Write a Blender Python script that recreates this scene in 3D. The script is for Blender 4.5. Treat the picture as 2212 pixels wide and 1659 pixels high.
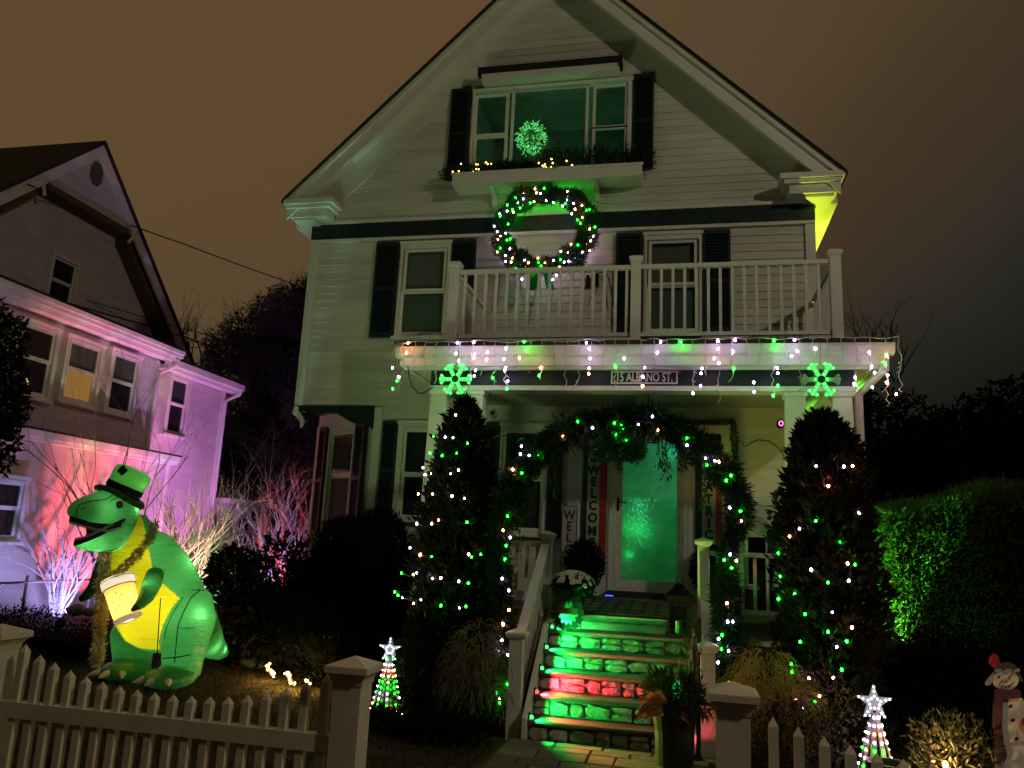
import bpy, math, random
import numpy as np
from mathutils import Vector, Matrix, Quaternion
from math import radians, sin, cos, pi, sqrt, atan2
random.seed(7)
rng = np.random.default_rng(7)
S = bpy.context.scene
for o in list(bpy.data.objects):
    bpy.data.objects.remove(o)
COL = S.collection

# ------------------------------------------------------------------ camera
CX, CY, CZ, YAW, PITCH, ROLL, FPX = 1.9649, -10.5632, 1.7, -.2204, .2039, .0476, 1691.14
PW, PH = 2212.0, 1659.0
_f = Vector((sin(YAW) * cos(PITCH), cos(YAW) * cos(PITCH), sin(PITCH)))
_r = Vector((cos(YAW), -sin(YAW), 0))
_u = _r.cross(_f)
_r, _u = cos(ROLL) * _r + sin(ROLL) * _u, -sin(ROLL) * _r + cos(ROLL) * _u
cd = bpy.data.cameras.new('camera')
cd.sensor_width = 36
cd.lens = FPX / PW * 36
cd.clip_end = 600
cam = bpy.data.objects.new('camera', cd)
COL.objects.link(cam)
cam.matrix_world = Matrix(((_r.x, _u.x, -_f.x, CX), (_r.y, _u.y, -_f.y, CY), (_r.z, _u.z, -_f.z, CZ), (0, 0, 0, 1)))
S.camera = cam

# ------------------------------------------------------------------ night sky, street lamp, exposure
W = bpy.data.worlds.new('World')
S.world = W
W.use_nodes = True
nt = W.node_tree
bg = nt.nodes['Background']
tc = nt.nodes.new('ShaderNodeTexCoord')
dt = nt.nodes.new('ShaderNodeVectorMath'); dt.operation = 'DOT_PRODUCT'
dt.inputs[1].default_value = (-.525, .245, .77)
nt.links.new(tc.outputs['Generated'], dt.inputs[0])
ns = nt.nodes.new('ShaderNodeTexNoise'); ns.inputs['Scale'].default_value = 1.6; ns.inputs['Detail'].default_value = 3
nt.links.new(tc.outputs['Generated'], ns.inputs['Vector'])
ma = nt.nodes.new('ShaderNodeMath'); ma.operation = 'MULTIPLY_ADD'; ma.inputs[1].default_value = .18
nt.links.new(ns.outputs['Fac'], ma.inputs[0]); nt.links.new(dt.outputs['Value'], ma.inputs[2])
rp = nt.nodes.new('ShaderNodeValToRGB')
ce = rp.color_ramp.elements
ce[0].position = .27; ce[0].color = (.006, .006, .0045, 1)
ce[1].position = .90; ce[1].color = (.112, .066, .028, 1)
for p_, c_ in ((.38, (.0185, .0190, .0142)), (.46, (.040, .029, .019)), (.57, (.060, .036, .0185)), (.70, (.088, .057, .028))):
    e_ = ce.new(p_); e_.color = (*c_, 1)
nt.links.new(ma.outputs[0], rp.inputs['Fac'])
nt.links.new(rp.outputs['Color'], bg.inputs['Color'])
bg.inputs['Strength'].default_value = 1.0

def lamp(name, kind, loc, color, energy, radius=.05, aim=None, cone=60, blend=.5):
    d = bpy.data.lights.new(name, kind)
    d.color = color; d.energy = energy
    if kind in ('POINT', 'SPOT'):
        d.shadow_soft_size = radius
    if kind == 'SPOT':
        d.spot_size = radians(cone); d.spot_blend = blend
    o = bpy.data.objects.new(name, d)
    COL.objects.link(o)
    o.location = loc
    if aim is not None:
        o.rotation_euler = (Vector(aim) - Vector(loc)).to_track_quat('-Z', 'Y').to_euler()
    return o
lamp('street_light', 'POINT', (11.0, -11.0, 9.4), (1, .85, .60), 1030, .25)
S.view_settings.view_transform = 'Standard'
S.view_settings.look = 'None'
S.view_settings.exposure = 0
S.view_settings.gamma = 1
S.render.engine = 'CYCLES'
cy = S.cycles
cy.use_denoising = True
cy.max_bounces = 6; cy.diffuse_bounces = 3; cy.glossy_bounces = 3; cy.transparent_max_bounces = 8; cy.transmission_bounces = 4
cy.caustics_reflective = False; cy.caustics_refractive = False
cy.sample_clamp_indirect = 3

# ------------------------------------------------------------------ helpers
def pray(u, v):
    return _f + (u - PW / 2) / FPX * _r - (v - PH / 2) / FPX * _u
def at(u, v, Y):
    d = pray(u, v); t = (Y - CY) / d.y
    return Vector((CX, CY, CZ)) + t * d
def atx(u, v, X):
    d = pray(u, v); t = (X - CX) / d.x
    return Vector((CX, CY, CZ)) + t * d
def atz(u, v, Z):
    d = pray(u, v); t = (Z - CZ) / d.z
    return Vector((CX, CY, CZ)) + t * d
def proj(p):
    d = Vector(p) - Vector((CX, CY, CZ)); w = d.dot(_f)
    return PW / 2 + FPX * d.dot(_r) / w, PH / 2 - FPX * d.dot(_u) / w

MATS = {}
def mat(name, col, rough=.6, var=.12, scale=6, bump=0, bscale=40, metal=0, spec=.4, sheen=0, stretch=None, col2=None, w2=.5, rand=0):
    if name in MATS:
        return MATS[name]
    m = bpy.data.materials.new(name); m.use_nodes = True
    n = m.node_tree; b = n.nodes['Principled BSDF']
    b.inputs['Roughness'].default_value = rough
    b.inputs['Metallic'].default_value = metal
    b.inputs['Specular IOR Level'].default_value = spec
    t = n.nodes.new('ShaderNodeTexCoord')
    mp = n.nodes.new('ShaderNodeMapping')
    if stretch: mp.inputs['Scale'].default_value = stretch
    geo = n.nodes.new('ShaderNodeNewGeometry')
    n.links.new(geo.outputs['Position'], mp.inputs['Vector'])
    no = n.nodes.new('ShaderNodeTexNoise'); no.inputs['Scale'].default_value = scale; no.inputs['Detail'].default_value = 5
    n.links.new(mp.outputs[0], no.inputs['Vector'])
    r = n.nodes.new('ShaderNodeValToRGB')
    c = np.array(col[:3])
    a = c * (1 - var); z = np.array(col2[:3]) if col2 else np.clip(c * (1 + var), 0, 1)
    r.color_ramp.elements[0].color = (*a, 1); r.color_ramp.elements[1].color = (*z, 1)
    r.color_ramp.elements[0].position = .3; r.color_ramp.elements[1].position = .3 + .8 * w2
    n.links.new(no.outputs['Fac'], r.inputs['Fac'])
    if rand:
        oi = n.nodes.new('ShaderNodeObjectInfo'); mr = n.nodes.new('ShaderNodeMapRange'); mr.inputs['To Min'].default_value = 1 - rand; mr.inputs['To Max'].default_value = 1 + rand * .4
        n.links.new(oi.outputs['Random'], mr.inputs['Value']); vm = n.nodes.new('ShaderNodeVectorMath'); vm.operation = 'SCALE'
        n.links.new(r.outputs['Color'], vm.inputs[0]); n.links.new(mr.outputs['Result'], vm.inputs['Scale']); n.links.new(vm.outputs[0], b.inputs['Base Color'])
    else: n.links.new(r.outputs['Color'], b.inputs['Base Color'])
    if bump:
        n2 = n.nodes.new('ShaderNodeTexNoise'); n2.inputs['Scale'].default_value = bscale; n2.inputs['Detail'].default_value = 4
        n.links.new(mp.outputs[0], n2.inputs['Vector'])
        bp = n.nodes.new('ShaderNodeBump'); bp.inputs['Strength'].default_value = bump; bp.inputs['Distance'].default_value = .02
        n.links.new(n2.outputs['Fac'], bp.inputs['Height']); n.links.new(bp.outputs['Normal'], b.inputs['Normal'])
    MATS[name] = m
    return m
def emis(name, col, strength):
    if name in MATS: return MATS[name]
    m = bpy.data.materials.new(name); m.use_nodes = True
    n = m.node_tree; n.nodes.remove(n.nodes['Principled BSDF'])
    e = n.nodes.new('ShaderNodeEmission'); e.inputs['Color'].default_value = (*col, 1); e.inputs['Strength'].default_value = strength
    n.links.new(e.outputs[0], n.nodes['Material Output'].inputs['Surface'])
    MATS[name] = m
    return m
def trans(name, col, tr=.5, gloss=.12, rough=.35, var=.08, wrinkle=0):
    """thin fabric or leaf that lets light through"""
    if name in MATS: return MATS[name]
    m = bpy.data.materials.new(name); m.use_nodes = True
    n = m.node_tree; n.nodes.remove(n.nodes['Principled BSDF'])
    g = n.nodes.new('ShaderNodeNewGeometry')
    no = n.nodes.new('ShaderNodeTexNoise'); no.inputs['Scale'].default_value = 9; no.inputs['Detail'].default_value = 4
    n.links.new(g.outputs['Position'], no.inputs['Vector'])
    r = n.nodes.new('ShaderNodeValToRGB')
    c = np.array(col)
    r.color_ramp.elements[0].color = (*(c * (1 - var)), 1); r.color_ramp.elements[1].color = (*np.clip(c * (1 + var), 0, 1), 1)
    n.links.new(no.outputs['Fac'], r.inputs['Fac'])
    d = n.nodes.new('ShaderNodeBsdfDiffuse'); t = n.nodes.new('ShaderNodeBsdfTranslucent'); gl = n.nodes.new('ShaderNodeBsdfGlossy')
    gl.inputs['Roughness'].default_value = rough
    for q in (d, t): n.links.new(r.outputs['Color'], q.inputs['Color'])
    if wrinkle:
        mp = n.nodes.new('ShaderNodeMapping'); mp.inputs['Scale'].default_value = (3, 3, 14); mp.inputs['Rotation'].default_value = (.5, .3, 0)
        n.links.new(g.outputs['Position'], mp.inputs['Vector'])
        n2 = n.nodes.new('ShaderNodeTexNoise'); n2.inputs['Scale'].default_value = 1.6; n2.inputs['Detail'].default_value = 3; n2.inputs['Distortion'].default_value = .6
        n.links.new(mp.outputs[0], n2.inputs['Vector'])
        bp = n.nodes.new('ShaderNodeBump'); bp.inputs['Strength'].default_value = wrinkle; bp.inputs['Distance'].default_value = .05
        n.links.new(n2.outputs['Fac'], bp.inputs['Height'])
        for q in (d, t, gl): n.links.new(bp.outputs['Normal'], q.inputs['Normal'])
    m1 = n.nodes.new('ShaderNodeMixShader'); m1.inputs[0].default_value = tr
    n.links.new(d.outputs[0], m1.inputs[1]); n.links.new(t.outputs[0], m1.inputs[2])
    m2 = n.nodes.new('ShaderNodeMixShader'); m2.inputs[0].default_value = gloss
    if gloss > 0:
        fr = n.nodes.new('ShaderNodeFresnel'); fr.inputs['IOR'].default_value = 1.45
        mm = n.nodes.new('ShaderNodeMath'); mm.operation = 'MULTIPLY'; mm.inputs[1].default_value = gloss * 8
        mm.use_clamp = True
        iv = n.nodes.new('ShaderNodeMath'); iv.operation = 'SUBTRACT'; iv.inputs[0].default_value = 1
        n.links.new(g.outputs['Backfacing'], iv.inputs[1]); mu = n.nodes.new('ShaderNodeMath'); mu.operation = 'MULTIPLY'
        n.links.new(fr.outputs[0], mu.inputs[0]); n.links.new(iv.outputs[0], mu.inputs[1])
        n.links.new(mu.outputs[0], mm.inputs[0]); n.links.new(mm.outputs[0], m2.inputs[0])
    n.links.new(m1.outputs[0], m2.inputs[1]); n.links.new(gl.outputs[0], m2.inputs[2])
    n.links.new(m2.outputs[0], n.nodes['Material Output'].inputs['Surface'])
    MATS[name] = m
    return m
def glass(name, tint=(.75, .8, .78), rough=.03):
    if name in MATS: return MATS[name]
    m = bpy.data.materials.new(name); m.use_nodes = True
    n = m.node_tree; n.nodes.remove(n.nodes['Principled BSDF'])
    t = n.nodes.new('ShaderNodeBsdfTransparent'); t.inputs['Color'].default_value = (*tint, 1)
    g = n.nodes.new('ShaderNodeBsdfGlossy'); g.inputs['Roughness'].default_value = rough
    f = n.nodes.new('ShaderNodeFresnel'); f.inputs['IOR'].default_value = 1.55
    x = n.nodes.new('ShaderNodeMixShader')
    gm = n.nodes.new('ShaderNodeNewGeometry'); iv = n.nodes.new('ShaderNodeMath'); iv.operation = 'SUBTRACT'; iv.inputs[0].default_value = 1
    n.links.new(gm.outputs['Backfacing'], iv.inputs[1]); mu = n.nodes.new('ShaderNodeMath'); mu.operation = 'MULTIPLY'
    n.links.new(f.outputs[0], mu.inputs[0]); n.links.new(iv.outputs[0], mu.inputs[1])
    n.links.new(mu.outputs[0], x.inputs[0]); n.links.new(t.outputs[0], x.inputs[1]); n.links.new(g.outputs[0], x.inputs[2])
    n.links.new(x.outputs[0], n.nodes['Material Output'].inputs['Surface'])
    MATS[name] = m
    return m

ORG = {}
def tag(o, label=None, cat=None, group=None, kind=None):
    if label: o['label'] = label
    if cat: o['category'] = cat
    if group: o['group'] = group
    if kind: o['kind'] = kind
    return o
def thing(name, label, cat, loc=(0, 0, 0), group=None):
    o = bpy.data.objects.new(name, None); COL.objects.link(o)
    o.location = loc; o.empty_display_size = .1
    ORG[o.name] = Vector(loc)
    return tag(o, label, cat, group)
def link(o, parent=None):
    COL.objects.link(o)
    if parent is not None:
        o.parent = parent
        if parent.type == 'EMPTY':
            o.matrix_parent_inverse = Matrix.Translation(-ORG[parent.name])
    return o
def rawmesh(name, v, f, m=None, smooth=False):
    me = bpy.data.meshes.new(name)
    me.from_pydata([tuple(p) for p in v], [], f)
    if m is not None: me.materials.append(m)
    if smooth: me.polygons.foreach_set('use_smooth', [True] * len(me.polygons))
    me.update()
    return me
def npmesh(name, V, F, m, parent=None, smooth=False):
    """V (n,3), F (k,3 or 4) arrays -> one object"""
    me = bpy.data.meshes.new(name)
    k = F.shape[1]
    me.vertices.add(len(V)); me.vertices.foreach_set('co', np.ascontiguousarray(V, dtype=np.float32).ravel())
    me.loops.add(F.size); me.loops.foreach_set('vertex_index', np.ascontiguousarray(F, dtype=np.int32).ravel())
    me.polygons.add(len(F)); me.polygons.foreach_set('loop_start', np.arange(0, F.size, k, dtype=np.int32))
    if smooth: me.polygons.foreach_set('use_smooth', np.ones(len(F), dtype=bool))
    me.update(calc_edges=True)
    me.materials.append(m)
    return link(bpy.data.objects.new(name, me), parent)

class MB:
    def __init__(s): s.v = []; s.f = []
    def add(s, v, f):
        n = len(s.v); s.v += [tuple(p) for p in v]; s.f += [[i + n for i in q] for q in f]; return s
    def box(s, x0, x1, y0, y1, z0, z1, M=None):
        v = [Vector((x, y, z)) for z in (z0, z1) for y in (y0, y1) for x in (x0, x1)]
        if M is not None: v = [M @ p for p in v]
        return s.add(v, [(0, 2, 3, 1), (4, 5, 7, 6), (0, 1, 5, 4), (2, 6, 7, 3), (0, 4, 6, 2), (1, 3, 7, 5)])
    def prism(s, poly, d0, d1, fn=None):
        """2-D outline (x,z) pulled along y from d0 to d1"""
        n = len(poly)
        fn = fn or (lambda x, z, y: (x, y, z))
        v = [fn(x, z, d0) for x, z in poly] + [fn(x, z, d1) for x, z in poly]
        f = [tuple(range(n)), tuple(range(2 * n - 1, n - 1, -1))] + [(i, i + n, (i + 1) % n + n, (i + 1) % n) for i in range(n)]
        return s.add(v, f)
    def rings(s, R, caps=True):
        n = len(R[0]); v = [p for r in R for p in r]; f = []
        for k in range(len(R) - 1):
            for i in range(n):
                f.append((k * n + i, k * n + (i + 1) % n, (k + 1) * n + (i + 1) % n, (k + 1) * n + i))
        if caps:
            f.append(tuple(range(n - 1, -1, -1))); f.append(tuple((len(R) - 1) * n + i for i in range(n)))
        return s.add(v, f)
    def tube(s, P, r, n=6, caps=True):
        P = [Vector(p) for p in P]
        rr = r if hasattr(r, '__len__') else [r] * len(P)
        R = []; side = None
        for i, p in enumerate(P):
            t = (P[min(i + 1, len(P) - 1)] - P[max(i - 1, 0)])
            t = t.normalized() if t.length > 1e-9 else Vector((0, 0, 1))
            if side is None:
                side = t.orthogonal().normalized()
            else:
                side = side - t * side.dot(t)
                side = side.normalized() if side.length > 1e-6 else t.orthogonal().normalized()
            b = t.cross(side)
            R.append([p + (side * cos(2 * pi * k / n) + b * sin(2 * pi * k / n)) * rr[i] for k in range(n)])
        return s.rings(R, caps)
    def lathe(s, prof, c=(0, 0, 0), n=16, M=None):
        R = []
        for r, z in prof:
            ring = [Vector((r * cos(2 * pi * k / n), r * sin(2 * pi * k / n), z)) for k in range(n)]
            ring = [(M @ p if M is not None else p) + Vector(c) for p in ring]
            R.append(ring)
        return s.rings(R)
    def ball(s, c, r, n=10, k=6):
        r = r if hasattr(r, '__len__') else (r, r, r)
        R = []
        for j in range(k + 1):
            a = -pi / 2 + pi * j / k; a = max(-pi / 2 + .08, min(pi / 2 - .08, a))
            R.append([Vector((c[0] + r[0] * cos(a) * cos(2 * pi * i / n), c[1] + r[1] * cos(a) * sin(2 * pi * i / n), c[2] + r[2] * sin(a))) for i in range(n)])
        return s.rings(R)
    def build(s, name, m, parent=None, smooth=False):
        me = rawmesh(name, s.v, s.f, m, smooth)
        return link(bpy.data.objects.new(name, me), parent)

_unit = {}
def unitmesh(kind, m):
    k = (kind, m.name)
    if k in _unit: return _unit[k]
    b = MB()
    if kind == 'box':
        b.box(-.5, .5, -.5, .5, -.5, .5)
    elif kind == 'board':      # clapboard: thin top edge, thick lower edge
        v = [(-.5, .5, -.5), (.5, .5, -.5), (-.5, -.5, -.5), (.5, -.5, -.5), (-.5, .5, .5), (.5, .5, .5), (-.5, .2, .5), (.5, .2, .5)]
        b.add(v, [(0, 1, 3, 2), (4, 6, 7, 5), (2, 3, 7, 6), (0, 4, 5, 1), (0, 2, 6, 4), (1, 5, 7, 3)])
    elif kind == 'bulb':
        b.ball((0, 0, 0), 1, 8, 5)
    elif kind == 'slab':       # box with eased edges
        q = .46
        R = [[(x * w, y * w, z) for x, y in ((-.5, -.5), (.5, -.5), (.5, .5), (-.5, .5))] for w, z in ((.95, -.5), (1, -.4), (1, .36), (.95, .5))]
        b.rings(R)
    elif kind == 'picket':     # square bar with a pointed cap; top at z=0, length 1
        R = [[(x * .5, y * .5, z) for x, y in ((-1, -1), (1, -1), (1, 1), (-1, 1))] for z in (-1, -.035)]
        b.rings(R, caps=False); b.add([(-.5, -.5, -.035), (.5, -.5, -.035), (.5, .5, -.035), (-.5, .5, -.035), (0, 0, 0)], [(0, 1, 4), (1, 2, 4), (2, 3, 4), (3, 0, 4)])
    elif kind.startswith('stone'):
        rs = random.Random(kind); n = 9; R = []
        prof = [(rs.uniform(.86, 1.0)) for _ in range(n)]
        for w, y in ((1, .5), (1.0, -.1), (.93, -.40), (.55, -.5)):
            ring = []
            for i in range(n):
                a = 2 * pi * i / n + rs.uniform(-.1, .1)
                cx, cz = cos(a), sin(a); k = 1 / max(abs(cx), abs(cz)); k = .82 * k + .18
                ring.append((cx * k * .5 * prof[i] * w, y + rs.uniform(-.12, .12), cz * k * .5 * prof[i] * w))
            R.append(ring)
        b.rings(R)
    me = rawmesh(kind, b.v, b.f, m, smooth=(kind == 'bulb'))
    _unit[k] = me
    return me
def piece(name, kind, m, c, dims, parent, rot=(0, 0, 0)):
    o = bpy.data.objects.new(name, unitmesh(kind, m))
    link(o, parent)
    o.location = c; o.scale = dims if hasattr(dims, '__len__') else (dims,) * 3; o.rotation_euler = rot
    return o
def text(s, m, c, size, parent, name='lettering', sx=1.0, ext=.003, rot=(pi / 2, 0, 0), bold=.018):
    cu = bpy.data.curves.new(name, 'FONT'); cu.body = s; cu.size = size; cu.extrude = ext
    cu.align_x = 'CENTER'; cu.align_y = 'CENTER'; cu.offset = size * bold
    cu.materials.append(m)
    t = bpy.data.objects.new(name, cu); COL.objects.link(t)
    dg = bpy.context.evaluated_depsgraph_get(); dg.update()
    me = bpy.data.meshes.new_from_object(t.evaluated_get(dg)); me.name = name
    bpy.data.objects.remove(t); bpy.data.curves.remove(cu)
    o = link(bpy.data.objects.new(name, me), parent)
    o.location = c; o.rotation_euler = rot; o.scale = (sx, 1, 1)
    return o

# --- foliage: many small kite-shaped leaves
def kites(P, D, L, Wd, up=None):
    """P (n,3) roots, D (n,3) directions, L lengths, Wd widths -> V,F of folded leaves (2 triangles each)"""
    n = len(P)
    D = D / (np.linalg.norm(D, axis=1, keepdims=True) + 1e-9)
    A = rng.normal(size=(n, 3)) if up is None else up + .5 * rng.normal(size=(n, 3))
    B = np.cross(D, A); B /= np.linalg.norm(B, axis=1, keepdims=True) + 1e-9
    L = np.broadcast_to(np.asarray(L, float), (n,))[:, None]; Wd = np.broadcast_to(np.asarray(Wd, float), (n,))[:, None]
    V = np.stack([P, P + D * L * .45 + B * Wd * .5, P + D * L, P + D * L * .45 - B * Wd * .5], 1).reshape(-1, 3)
    F = np.arange(n * 4).reshape(n, 4)
    return V, F
def merge(parts):
    V = []; F = []; k = 0
    for v, f in parts:
        V.append(v); F.append(f + k); k += len(v)
    return np.concatenate(V), np.concatenate(F)
def rnd_dirs(n):
    d = rng.normal(size=(n, 3)); return d / np.linalg.norm(d, axis=1, keepdims=True)
def path_pts(P, n):
    """n random points along a polyline with tangents"""
    P = np.array([tuple(p) for p in P], float); seg = np.diff(P, axis=0); ln = np.linalg.norm(seg, axis=1); cum = np.concatenate([[0], np.cumsum(ln)])
    t = np.sort(rng.random(n)) * cum[-1]; i = np.clip(np.searchsorted(cum, t, side='right') - 1, 0, len(seg) - 1)
    f = (t - cum[i]) / ln[i]
    return P[i] + seg[i] * f[:, None], seg[i] / ln[i][:, None], t / cum[-1]
def garland(name, P, rad, m, parent, dens=900, L=.075, Wd=.011, droop=0.0):
    """evergreen rope: needles bristling outwards from a path"""
    P = [Vector(p) for p in P]; length = sum((P[i + 1] - P[i]).length for i in range(len(P) - 1))
    n = int(dens * length)
    c, t, s = path_pts(P, n)
    d = rnd_dirs(n); d -= t * np.sum(d * t, 1, keepdims=True); d /= np.linalg.norm(d, axis=1, keepdims=True) + 1e-9
    r = rad * np.sqrt(rng.random(n)) * (.75 + .5 * np.sin(s * 61 + rng.random() * 6) * .5 + .25 * np.sin(s * 23))
    roots = c + d * r[:, None]
    dirs = d + .7 * t * rng.choice([-1, 1], n)[:, None] + .6 * rng.normal(size=(n, 3)); dirs[:, 2] -= droop
    V, F = kites(roots, dirs, L * (.6 + .8 * rng.random(n)), Wd)
    return npmesh(name, V, F, m, parent)
def blob_leaves(C, R, n, L, Wd, shell=.55, out=.8, up=.2, squash=1.0):
    """leaves filling an ellipsoid"""
    d = rnd_dirs(n); rr = (shell + (1 - shell) * rng.random(n) ** .6)
    P = np.array(C) + d * rr[:, None] * np.array(R)
    D = d * out + .6 * rng.normal(size=(n, 3)); D[:, 2] += up
    return kites(P, D, L * (.6 + .8 * rng.random(n)), Wd * (.7 + .6 * rng.random(n)))
def twigs(base, n, h, spread, r0, seed, levels=3, seg=4, kink=.12, upbias=.5, nsides=4, fork=(2, 3)):
    """many-stemmed bare shrub or tree as one MB"""
    rs = random.Random(seed); b = MB()
    def grow(p, d, L, r, lv):
        pts = [p]; rad = [r]
        for i in range(seg):
            d = (d + Vector((rs.gauss(0, kink), rs.gauss(0, kink), rs.gauss(0, kink) + upbias * .08))).normalized()
            p = p + d * L / seg; pts.append(p); rad.append(r * (1 - .55 * (i + 1) / seg))
        b.tube(pts, rad, nsides, caps=False)
        if lv > 0:
            for k in range(rs.randint(*fork)):
                i = rs.randint(seg // 2, seg)
                q = pts[i]; dd = (d + Vector((rs.gauss(0, .45), rs.gauss(0, .45), rs.gauss(0, .3) + upbias * .3))).normalized()
                grow(q, dd, L * rs.uniform(.5, .8), rad[i] * .75, lv - 1)
    for k in range(n):
        a = rs.uniform(0, 2 * pi); q = Vector(base) + Vector((cos(a), sin(a), 0)) * rs.uniform(0, .12 * spread + .02)
        d = Vector((cos(a) * spread * rs.uniform(.2, 1), sin(a) * spread * rs.uniform(.2, 1), 1)).normalized()
        grow(q, d, h * rs.uniform(.35, .55), r0 * rs.uniform(.7, 1.1), levels)
    return b

def gz(x, y):
    """height of the ground: it rises towards the neighbour's house"""
    t = min(1, max(0, (-4.9 - x) / 2.0)); t = t * t * (3 - 2 * t)
    k = min(1, max(0, (y + 5) / 3)); return .38 * t * k

# colours
WHITE = mat('white_paint', (.70, .69, .63), .55, .07, 2.5, .06, 60)
SIDING = mat('siding_paint', (.66, .665, .59), .6, .10, 1.3, .10, 30, stretch=(1, 1, 6), rand=.10)
TRIM = mat('white_trim', (.74, .73, .69), .5, .05, 3)
DARK = mat('dark_teal_paint', (.012, .028, .030), .45, .2, 5, .05, 40)
BLACKM = mat('black_metal', (.006, .006, .0065), .6, .2, 8, spec=.15)
VINYL = mat('cream_vinyl', (.72, .64, .50), .42, .12, 5, .06, 25, rand=.10)
ROOFM = mat('roof_shingle', (.035, .032, .030), .85, .35, 14, .5, 60)
ROOM = mat('dark_room', (.02, .022, .022), .9)
SHADE = mat('roller_shade', (.20, .21, .20), .9, .06, 4)
BLIND = mat('slat_blind', (.14, .14, .14), .6, .1)
PANE = glass('window_glass')
WIRE = mat('pale_wire', (.62, .62, .58), .5)
WIRED = mat('dark_wire', (.01, .01, .012), .6)
NEEDLE = trans('evergreen_needle', (.014, .036, .018), .25, .05, .4, .5)
NEEDLE2 = trans('arborvitae_leaf', (.012, .021, .012), .25, .04, .5, .5)
B_G = emis('bulb_green', (.005, 1.0, .012), 72)
B_W = emis('bulb_white', (.80, .50, 1.0), 40)
B_R = emis('bulb_red', (1.0, .28, .13), 72)
B_Y = emis('bulb_warm', (1.0, .45, .06), 26)
BULB = {'G': B_G, 'W': B_W, 'R': B_R, 'Y': B_Y, 'P': B_W}
def bulb(c, k, parent, r=.014, name='bulb'):
    return piece(name, 'bulb', BULB[k], c, (r, r, r * 1.25), parent)

# ================================================================== GROUND, PATH
def build_ground():
    xs = np.concatenate([[-300, -120, -60, -35, -22, -15], np.linspace(-11, 9, 51), [14, 20, 35, 60, 120, 300]])
    ys = np.concatenate([[-300, -100, -40, -20, -14], np.linspace(-11, 8, 49), [12, 18, 30, 60, 140, 300]])
    V = [(x, y, gz(x, y) + (.02 * sin(3.1 * x + 1.3 * y) * sin(2.3 * y) if -8 < x < 6 and -7 < y < 3 else 0) - .02) for y in ys for x in xs]
    n = len(xs)
    F = [(j * n + i, j * n + i + 1, (j + 1) * n + i + 1, (j + 1) * n + i) for j in range(len(ys) - 1) for i in range(n - 1)]
    m = mat('lawn_soil', (.028, .022, .012), .95, .5, 3, .8, 50, col2=(.050, .042, .020))
    o = link(bpy.data.objects.new('ground', rawmesh('ground', V, F, m, True))); tag(o, 'dark winter lawn and garden bed', None, None, 'structure')
build_ground()
def build_path():
    root = thing('path', None, None, (1.35, -4, 0)); root['kind'] = 'structure'
    MB().box(.42, 2.3, -8.4, -3.2, -.06, .002).build('bed', mat('path_bed', (.035, .033, .03), .9, .3, 20), root)
    pm = [mat('paver_' + k, c, .8, .2, 7, .3, 50) for k, c in (('a', (.11, .10, .085)), ('b', (.08, .075, .066)), ('c', (.14, .13, .11)))]
    y = -3.27; r = random.Random(3)
    while y > -8.2:
        d = r.choice([.16, .22, .28]); x = .46
        while x < 2.2:
            w = min(r.choice([.22, .33, .42]), 2.26 - x)
            if w > .08:
                piece('paver', 'slab', r.choice(pm), (x + w / 2, y - d / 2, .012 + r.uniform(-.003, .003)), (w - .014, d - .014, .05), root, (r.uniform(-.006, .006), r.uniform(-.006, .006), 0))
            x += w
        y -= d
build_path()
def build_grass():
    n = 52000
    x = rng.uniform(-6.5, 5.2, n); y = -7.4 + 6.8 * rng.random(n) ** 1.0
    keep = ~((x > .38) & (x < 2.34)) & (~((y > -1.9) & (x > -2.2)))
    x, y = x[keep], y[keep]; n = len(x)
    z = np.array([gz(a, b) - .03 for a, b in zip(x, y)])
    d = np.stack([rng.normal(0, .75, n), rng.normal(0, .75, n), np.ones(n)], 1)
    V, F = kites(np.stack([x, y, z], 1), d, .05 + .05 * rng.random(n), .008)
    o = npmesh('grass', V, F, trans('dry_grass', (.065, .052, .026), .25, .0, .5, .6)); tag(o, 'short dry winter grass between the fence and the shrubs', None, None, 'stuff')
build_grass()

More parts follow.
